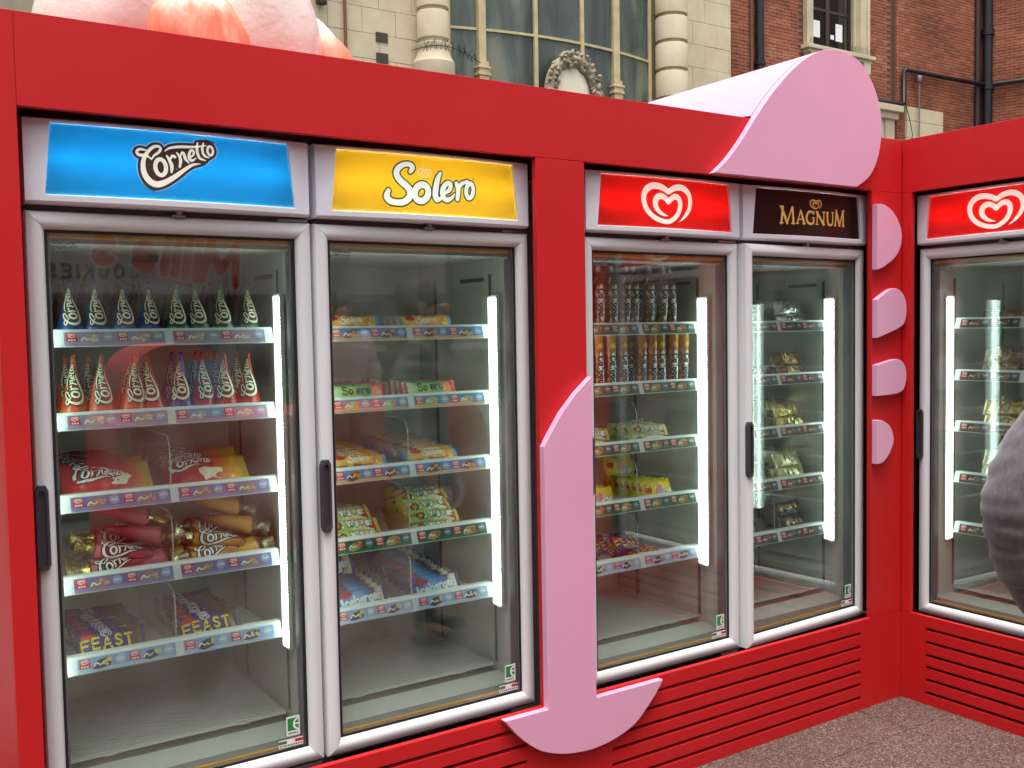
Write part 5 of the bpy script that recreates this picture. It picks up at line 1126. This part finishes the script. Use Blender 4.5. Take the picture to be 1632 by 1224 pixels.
def leaning(fi, si, key, x, n, dy, what, side, lean=-.42, y0=.19, rise=.0, jit=.006, rz=0.0, cat='lolly'):
    stack(fi, si, f"{what} in the {side} row", cat, [(key, x+R.uniform(-jit, jit), y0+dy*i, .003+rise*i+R.uniform(0, .003), (lean+R.uniform(-.06, .06), R.uniform(-.04, .04), rz+R.uniform(-.05, .05))) for i in range(n)], 'from front')
# shelf three of the first freezer: bags of small cones, tipped back in two rows
leaning(0, 2, 'cone_bag', .200, 4, .075, 'red and yellow snack bag', 'left', -.85, .19, .004, cat='bag')
leaning(0, 2, 'cone_bag_yellow', .452, 4, .075, 'red and yellow snack bag', 'right', -.85, .19, .004, cat='bag')
# shelf four: loose wrapped cones, wide ends turned left and right
def pile(key, x0, what, side):
    it = [(key, x0-.085, .20, .003, (0, -.05, .06)), (key, x0+.105, .225, .004, (.0, .04, pi+.12)), (key, x0-.080, .275, .004, (0, .02, -.05)), (key, x0+.105, .30, .004, (0, .02, pi-.06)),
          (key, x0-.072, .225, .052, (0, .22, -.18)), (key, x0+.098, .25, .056, (0, -.25, pi-.22)), (key, x0+.09, .32, .060, (0, -.1, pi+.1)), (key, x0-.06, .30, .062, (0, .12, .15)), (key, x0+.07, .285, .104, (0, -.3, pi-.1))]
    stack(0, 3, f"{what} in the {side} heap", 'cone', it, 'from the bottom')
pile('cone_pink', .225, 'pink wrapped lying cone', 'left'); pile('cone_yellow', .468, 'yellow wrapped lying cone', 'right')
leaning(0, 4, 'choc_bar', .190, 9, .034, 'purple chocolate lolly pack', 'left', -.5, .195); leaning(0, 4, 'choc_bar', .440, 9, .034, 'purple chocolate lolly pack', 'right', -.5, .195)
# second freezer
leaning(1, 0, 'fruit_lolly', .185, 7, .042, 'yellow fruit lolly pack', 'left', -.25, .19); leaning(1, 0, 'fruit_lolly', .432, 8, .040, 'yellow fruit lolly pack', 'right', -.25, .19)
leaning(1, 1, 'green_lolly', .195, 6, .042, 'green fruit lolly pack', 'left', -.3, .19); leaning(1, 1, 'green_lolly', .440, 8, .040, 'green fruit lolly pack', 'right', -.3, .19)
leaning(1, 2, 'fruit_lolly', .205, 9, .034, 'yellow fruit lolly pack', 'left', -.55, .19, .002); leaning(1, 2, 'fruit_lolly', .448, 10, .034, 'yellow fruit lolly pack', 'right', -.55, .19, .002)
def tower(fi, si, key, x, what, side, rows, dx=0.0, cat='lolly', step=.034, lean=-.55, y0=.185, dy=.05, ext=0.01):
    it = []
    for lv, cnt in enumerate(rows):
        for q in range(cnt): it.append((key, x+dx*lv+R.uniform(-ext, ext), y0+.014*lv+dy*q, .002+step*lv+R.uniform(0, .002), (lean+R.uniform(-.12, .12), R.uniform(-.06, .06), R.uniform(-.12, .12))))
    stack(fi, si, f"{what} in the {side} heap", cat, it, 'from the bottom')
tower(1, 3, 'twist_lolly', .190, 'lime twisted lolly pack', 'left', [4, 4, 3], -.010, lean=-.8, step=.030); tower(1, 3, 'twist_lolly', .440, 'lime twisted lolly pack', 'right', [4, 4, 3, 3], -.004, lean=-.9, step=.030)
leaning(1, 4, 'ice_bar', .205, 8, .036, 'blue ice cream bar pack', 'left', -.45, .19, .003)
stack(1, 4, 'blue ice cream bar pack atop left row', 'lolly', [('ice_bar', .150, .30, .085, (-.5, 0, .03)), ('ice_bar', .145, .335, .087, (-.5, 0, -.03))], 'from front')
leaning(1, 4, 'ice_bar', .445, 11, .030, 'blue ice cream bar pack', 'right', -.5, .19, .003)
# third freezer
tower(2, 2, 'twist_lolly', .170, 'lime twisted lolly pack', 'left', [3, 2]); tower(2, 2, 'twist_lolly', .430, 'lime twisted lolly pack', 'right', [4, 3])
leaning(2, 3, 'foot_lolly', .200, 8, .032, 'yellow foot lolly pack', 'left', -.45, .19); leaning(2, 3, 'foot_lolly', .475, 8, .032, 'yellow foot lolly pack', 'right', -.45, .19)
stack(2, 3, 'yellow foot lolly pack atop right row', 'lolly', [('foot_lolly', .41, .33, .075, (-.4, .15, .05)), ('foot_lolly', .44, .36, .080, (-.4, -.1, .05))], 'from front')
stack(2, 4, 'purple chocolate pack in loose heap', 'lolly', [('choc_bar', .44, .20, .002, (-1.3, .05, .1)), ('choc_bar', .40, .26, .004, (-1.1, -.05, -.1)), ('choc_bar', .375, .225, .030, (-.75, .08, .25)), ('choc_bar', .36, .31, .006, (-.6, 0, .1)), ('choc_bar', .385, .35, .006, (-.5, 0, -.05)), ('choc_bar', .18, .24, .002, (-1.2, 0, .2)), ('choc_bar', .17, .31, .004, (-.9, 0, -.1))], 'from front')
# fourth freezer: foil packs
def heap(fi, si, key, x, what, side, n=5, y0=.20):
    pos = [(0, 0, .002, -.35), (.012, .045, .002, -.35), (-.006, .020, .056, -.4), (.02, .09, .004, -.4), (.008, .065, .058, -.4), (-.03, .135, .004, -.4), (.015, .11, .060, -.4), (.0, .18, .004, -.4), (-.02, .155, .062, -.4)]
    stack(fi, si, f"{what} in the {side} heap", 'foil pack', [(key, x+a+R.uniform(-.006, .006), y0+b, c, (d+R.uniform(-.08, .08), R.uniform(-.06, .06), R.uniform(-.1, .1))) for a, b, c, d in pos[:n]], 'from front')
for si, key, what in ((0, 'foil_silver', 'silver foil lolly pack'), (1, 'foil_bronze', 'brown foil lolly pack'), (2, 'foil_gold', 'gold foil lolly pack'), (3, 'foil_cream', 'pale gold foil lolly pack'), (4, 'foil_black', 'dark foil lolly pack')):
    heap(3, si, key, .225, what, 'left', 4 if si == 1 else 9); heap(3, si, key, .500, what, 'right', 4 if si in (1, 4) else 9)
for si, key, what in ((0, 'foil_copper', 'brown foil lolly pack'), (1, 'foil_bronze', 'bronze foil lolly pack'), (2, 'foil_gold', 'gold foil lolly pack'), (3, 'foil_cream', 'pale gold foil lolly pack'), (4, 'foil_copper', 'brown foil lolly pack')):
    heap(4, si, key, .205, what, 'near', 2 if si == 0 else 9); heap(4, si, key, .455, what, 'far', 2 if si == 0 else 9)
# ---------------------------------------------------------------- people
SKIN = M('skin', (206, 160, 132), .5, var=.05, vs=12)
def skin_mesh(joints, bones, root, sub=2):
    me = bpy.data.meshes.new('tmp'); names = list(joints); me.from_pydata([joints[n][0] for n in names], [(names.index(a), names.index(b)) for a, b in bones], [])
    o = bpy.data.objects.new('tmp', me); C.objects.link(o)
    sk = o.modifiers.new('skin', 'SKIN'); sk.use_smooth_shade = True
    for i, n in enumerate(names):
        v = me.skin_vertices[0].data[i]; r = joints[n][1]; v.radius = r if isinstance(r, tuple) else (r, r); v.use_root = (n == root)
    ss = o.modifiers.new('sub', 'SUBSURF'); ss.levels = sub; ss.render_levels = sub
    dg = bpy.context.evaluated_depsgraph_get(); m2 = bpy.data.meshes.new_from_object(o.evaluated_get(dg)); bpy.data.objects.remove(o); return m2
def garment(me, mat, nm, fold=.008, scale=9.0, seed=0, axis=(.5, .5, 2.2)):
    for v in me.vertices:
        p = v.co; q = Vector((p.x*axis[0], p.y*axis[1], p.z*axis[2]))*scale
        w = Vector((noise.noise(Vector(p)*4), noise.noise(Vector(p)*4+Vector((9, 0, 0))), 0))*.9
        a = max(0, 1-abs(noise.noise(q+w+Vector((seed, 0, 0))))*5.5); c = max(0, 1-abs(noise.noise(q*.6-w+Vector((0, seed, 4))))*4); b = noise.noise(q*.8+Vector((0, seed, 0)))
        v.co = p+v.normal*fold*(b*1.3-a*.9-c*.9)
    me.name = nm; me.materials.clear(); me.materials.append(mat)
    me.polygons.foreach_set('use_smooth', [True]*len(me.polygons)); return me
def person(label, loc, rotz, top, legs, hair, pocket=True):
    """faces +y before turning; the left hand rests in a front pocket"""
    t = empty('person', label, 'person', loc, rotz)
    J = {'pelvis': ((0, 0, .95), (.125, .085)), 'waist': ((0, 0, 1.10), (.115, .078)), 'chest': ((0, .01, 1.30), (.125, .080)), 'neck0': ((0, -.005, 1.44), (.060, .055)), 'neck1': ((0, .005, 1.54), (.055, .055)), 'skull': ((0, .02, 1.645), (.072, .090)), 'crown': ((0, .01, 1.72), (.055, .065))}
    B = [('pelvis', 'waist'), ('waist', 'chest'), ('chest', 'neck0'), ('neck0', 'neck1'), ('neck1', 'skull'), ('skull', 'crown')]
    for s, nm in ((-1, 'a'), (1, 'b')):
        J.update({'hip'+nm: ((s*.10, 0, .86), .080), 'knee'+nm: ((s*.11, .02, .50), .062), 'ankle'+nm: ((s*.115, -.01, .10), .042), 'toe'+nm: ((s*.125, .15, .035), (.042, .03))})
        B += [('pelvis', 'hip'+nm), ('hip'+nm, 'knee'+nm), ('knee'+nm, 'ankle'+nm), ('ankle'+nm, 'toe'+nm)]
        sh = (s*.185, -.01, 1.41)
        el = (s*.325, -.09, 1.13) if (s < 0 and pocket) else (s*.25, -.03, 1.12)
        wr = (s*.250, .03, .86) if (s < 0 and pocket) else (s*.265, .05, .88)
        J.update({'sh'+nm: (sh, .045), 'el'+nm: (el, .045), 'wr'+nm: (wr, .028)})
        B += [('chest', 'sh'+nm), ('sh'+nm, 'el'+nm), ('el'+nm, 'wr'+nm)]
        d = Vector(wr)-Vector(el); d.normalize(); pm = Vector(wr)+d*.06; J['palm'+nm] = (tuple(pm), (.036, .018)); B.append(('wr'+nm, 'palm'+nm))
        side = Vector((0, 1, 0)) - d*d.y; side.normalize()
        for k, (off, ln) in enumerate(((-.026, .060), (-.009, .075), (.009, .070), (.025, .055))):
            a = pm+side*off+d*.03; b = a+d*ln*.55+Vector((-s*.006, .004, 0)); c = b+d*ln*.40+Vector((-s*.014, .006, 0))
            J[f'f{k}{nm}'] = (tuple(a), .010); J[f'g{k}{nm}'] = (tuple(b), .009); J[f'h{k}{nm}'] = (tuple(c), .007)
            B += [('palm'+nm, f'f{k}{nm}'), (f'f{k}{nm}', f'g{k}{nm}'), (f'g{k}{nm}', f'h{k}{nm}')]
        a = Vector(wr)+d*.03+side*.034; J['th'+nm] = (tuple(a), .011); J['ti'+nm] = (tuple(a+d*.045+side*.014), .008); B += [('wr'+nm, 'th'+nm), ('th'+nm, 'ti'+nm)]
    me = skin_mesh(J, B, 'pelvis', 2); me.name = 'person_body'; me.materials.clear(); me.materials.append(SKIN); link('body', me, t)
    g = lambda names, bones, root, grow: skin_mesh({n: (J[n][0], tuple((r if isinstance(r, tuple) else (r, r))[i]+grow for i in (0, 1))) for n, r in ((n, J[n][1]) for n in names)}, bones, root, 3)
    # top: torso and arms of the photo's thick knit
    K_ = {n: J[n] for n in ('waist', 'chest', 'neck0', 'sha', 'ela', 'wra', 'shb', 'elb', 'wrb')}; K_['hem'] = ((0, 0, .85), (.165, .118))
    for nm in 'ab':
        for x, y, nn, q in (('sh', 'el', 'ua', .5), ('el', 'wr', 'fa', .5)):
            A_, B_ = Vector(J[x+nm][0]), Vector(J[y+nm][0]); K_[nn+nm] = (tuple(A_.lerp(B_, q)+Vector((0, -.012, 0))), (.062, .062) if nn == 'ua' else (.058, .058))
    rad = {'hem': (.190, .148), 'waist': (.180, .140), 'chest': (.190, .150), 'neck0': (.095, .095), 'sha': (.092, .09), 'shb': (.092, .09), 'uaa': .088, 'uab': .08, 'ela': .092, 'elb': .08, 'faa': .090, 'fab': .07, 'wra': .056, 'wrb': .044}
    K_ = {n: (K_[n][0], rad[n]) for n in rad}
    kb = [('hem', 'waist'), ('waist', 'chest'), ('chest', 'neck0')]+[e for nm in 'ab' for e in (('chest', 'sh'+nm), ('sh'+nm, 'ua'+nm), ('ua'+nm, 'el'+nm), ('el'+nm, 'fa'+nm), ('fa'+nm, 'wr'+nm))]
    link('sweatshirt', garment(skin_mesh(K_, kb, 'waist', 4), top, 'sweatshirt', .006, 12, 5, (.35, .35, 1.5)), t)
    Tn = {n: (J[n][0], r) for n, r in (('pelvis', (.165, .120)), ('hipa', .106), ('hipb', .106), ('kneea', .078), ('kneeb', .078), ('anklea', .058), ('ankleb', .058))}
    link('trousers', garment(skin_mesh(Tn, [('pelvis', 'hipa'), ('pelvis', 'hipb'), ('hipa', 'kneea'), ('hipb', 'kneeb'), ('kneea', 'anklea'), ('kneeb', 'ankleb')], 'pelvis', 3), legs, 'trousers', .007, 9, 5), t)
    SHOE = M('dark_shoe_leather', (44, 38, 36), .5)
    for s in (-1, 1):
        mb = MB(); mb.ellipsoid((s*.12, .06, .045), (.050, .135, .046), 16, 10); mb.box(s*.12-.045, s*.12+.045, -.06, .17, 0, .018); mb.build('shoe', SHOE, t, True)
    H = M(hair[0], hair[1], .6, bump=.5, bs=120)
    mb = MB(); mb.ellipsoid((0, -.018, 1.682), (.090, .106, .104), 26, 16, amp=.10, sc=5); mb.build('hair', H, t, True)
    mb = MB()
    mb.ellipsoid((0, .118, 1.635), (.013, .022, .024), 10, 8); mb.ellipsoid((0, .102, 1.592), (.024, .008, .007), 10, 6)
    for s in (-1, 1): mb.ellipsoid((s*.080, .012, 1.635), (.010, .022, .032), 10, 8)
    mb.build('face', SKIN, t, True)
    for s in (-1, 1): mb = MB(); mb.ellipsoid((s*.031, .098, 1.662), (.012, .008, .008), 10, 8); mb.build('eye', M('eye_dark', (40, 32, 30), .2), t, True)
    return t
def knit():
    m, p = base('grey_marl_knit'); tc = N(m, 'ShaderNodeTexCoord'); n = N(m, 'ShaderNodeTexNoise', Scale=90.0, Detail=5.0, Roughness=.7); mp = N(m, 'ShaderNodeMapping'); mp.inputs['Scale'].default_value = (1, 1, .45); L(m, tc.outputs['Object'], mp.inputs['Vector']); L(m, mp.outputs[0], n.inputs['Vector'])
    cr = N(m, 'ShaderNodeValToRGB'); e = cr.color_ramp.elements; e[0].position = .3; e[0].color = (*lin((80, 76, 80)), 1); e[1].position = .7; e[1].color = (*lin((106, 101, 106)), 1); L(m, n.outputs['Fac'], cr.inputs[0]); L(m, cr.outputs[0], p.inputs['Base Color']); p.inputs['Roughness'].default_value = .95; p.inputs['Sheen Weight'].default_value = .3
    n2 = N(m, 'ShaderNodeTexNoise', Scale=240.0, Detail=2.0); L(m, tc.outputs['Object'], n2.inputs['Vector']); b = N(m, 'ShaderNodeBump', Strength=.22, Distance=.002); L(m, n2.outputs['Fac'], b.inputs['Height']); L(m, b.outputs[0], p.inputs['Normal']); return m
person('person in a thick grey marl sweatshirt with an elbow out at the frame edge', (1.835, -1.535, .035), -1.03, knit(), M('denim', (48, 58, 84), .85, var=.25, vs=40), ('brown_hair', (62, 44, 34))).scale = (.93, .93, .93)

# ---------------------------------------------------------------- the square behind the camera, seen only in the door glass
kk = empty('cookie_kiosk', 'grey cookie kiosk with red script sign reflected in the freezer glass', 'kiosk', (0, 0, 0))
KG = M('kiosk_grey', (176, 178, 178), .5); KB = M('kiosk_brown', (70, 46, 34), .6)
KX0, KX1, KY = .3, 4.6, -6.1
mb = MB(); mb.box(KX0, KX1, KY-2.2, KY, 1.80, 2.75); mb.build('fascia', KG, kk, bevel=.01)
mb = MB(); mb.box(KX0, KX1, KY-2.2, KY-.05, 0, 1.0); mb.build('counter', KB, kk, bevel=.01)
mb = MB(); mb.box(KX0, KX1, KY-2.3, KY-2.2, 0, 2.75); mb.build('rear_wall', KB, kk)
for x in (KX0, KX1-.1): mb = MB(); mb.box(x, x+.1, KY-.15, KY-.05, 1.0, 1.8); mb.build('post', KG, kk)
def kiosk_f(x, z, h): return (3.05-x if False else x, KY+.002+h, z)
mb = MB(); st, w_ = word("Millie's", .20, .16); st = [(cl, [(-x, y, q) for x, y, q in P]) for cl, P in st]
lay(mb, xf(st, .34, 1.95, 2.14, -.16, shear=.0), lambda x, z, h: (x, KY+.004+h*20, z), 0, 1, .02)
mb.build('sign_lettering', [M('kiosk_red', (196, 24, 34), .4), I['white']], kk)
mb = MB(); st, w_ = word('COOKIES', .2, .5); st = [(cl, [(-x, y, q) for x, y, q in P]) for cl, P in st]
lay(mb, xf(st, .10, 1.36, 1.98), lambda x, z, h: (x, KY+.004+h*10, z), 0); mb.build('sign_lettering', M('kiosk_black', (30, 28, 30), .5), kk)
for k in range(8):
    mb = MB(); mb.ellipsoid((.6+k*.28, KY-.22, 1.04), (.12, .10, .05), 12, 7, amp=.2, seed=k); mb.build('cookie_pile', M('cookie', (176, 110, 58), .8, var=.4, vs=30), kk, True)
ct = empty('ice_cream_cart', 'red ice cream cart with white heart emblem reflected in the freezer glass', 'cart', (0, 0, 0))
mb = MB(); P = [(.95, .06), (3.35, .06)]+[(3.35+.18*math.sin(a), .50-.44*math.cos(a)) for a in [pi*k/16 for k in range(1, 16)]]+[(3.35, .94), (.95, .94)]
mb.prism(P, -3.62, -4.5); mb.build('cart_body', RED, ct, bevel=.005)
mb = MB(); P = [(1.05, .945)]+[(1.34-.29*math.cos(a), 1.20+.21*math.sin(a)) for a in [pi*k/16 for k in range(17)]]+[(1.63, .945)]
mb.prism(P, -3.66, -4.4); mb.build('cart_hood', RED, ct, bevel=.005)
mb = MB(); heart_on(mb, lambda x, z, h: (-x, -3.618+h*10, z), 2.2, -3.06, .30, 0); mb.build('heart_emblem', I['white'], ct)
mb = MB(); mb.box(1.38, 1.60, -3.655, -3.645, .96, 1.30); mb.build('poster', M('blue_poster', (40, 110, 190), .4), ct)
for x in (1.3, 3.0):
    mb = MB(); mb.tube([(x, -3.70, .12), (x, -3.78, .12)], .12, 20); mb.build('wheel', M('tyre_rubber', (30, 30, 32), .8), ct)
person('person in a white shirt behind the red cart, seen only as a reflection', (3.0, -5.0, 0), 0.2, M('white_shirt', (214, 206, 210), .8), M('dark_trousers', (40, 40, 46), .8), ('dark_hair', (38, 30, 26)), False)
ob = empty('street_building', 'long grey brick building across the square behind the camera', 'building', (0, 0, 0))
mb = MB(); mb.box(-24, 30, -20, -17, 0, 11); mb.build('wall', M('street_brick', (118, 100, 88), .9, var=.25, vs=.6), ob)
for i in range(16):
    for j in range(3):
        mb = MB(); x = -22+i*3.3; z = 1.2+j*3.3; mb.box(x, x+1.5, -16.99, -16.95, z, z+2.0); w_ = mb.build('window', OLDGLASS, ob)
        mb = MB(); mb.box(x-.1, x+1.6, -16.99, -16.85, z-.15, z-.002); mb.build('sill', STONE, w_)
lb = empty('corner_building', 'pale stone building closing the left end of the square', 'building', (0, 0, 0))
mb = MB(); mb.box(-16, -12, -16.9, 10, 0, 10); mb.build('wall', STONED, lb)
for i in range(7): mb = MB(); mb.box(-11.99, -11.95, -15+i*3.4, -13.4+i*3.4, 1.5, 4.2); mb.build('window', OLDGLASS, lb)
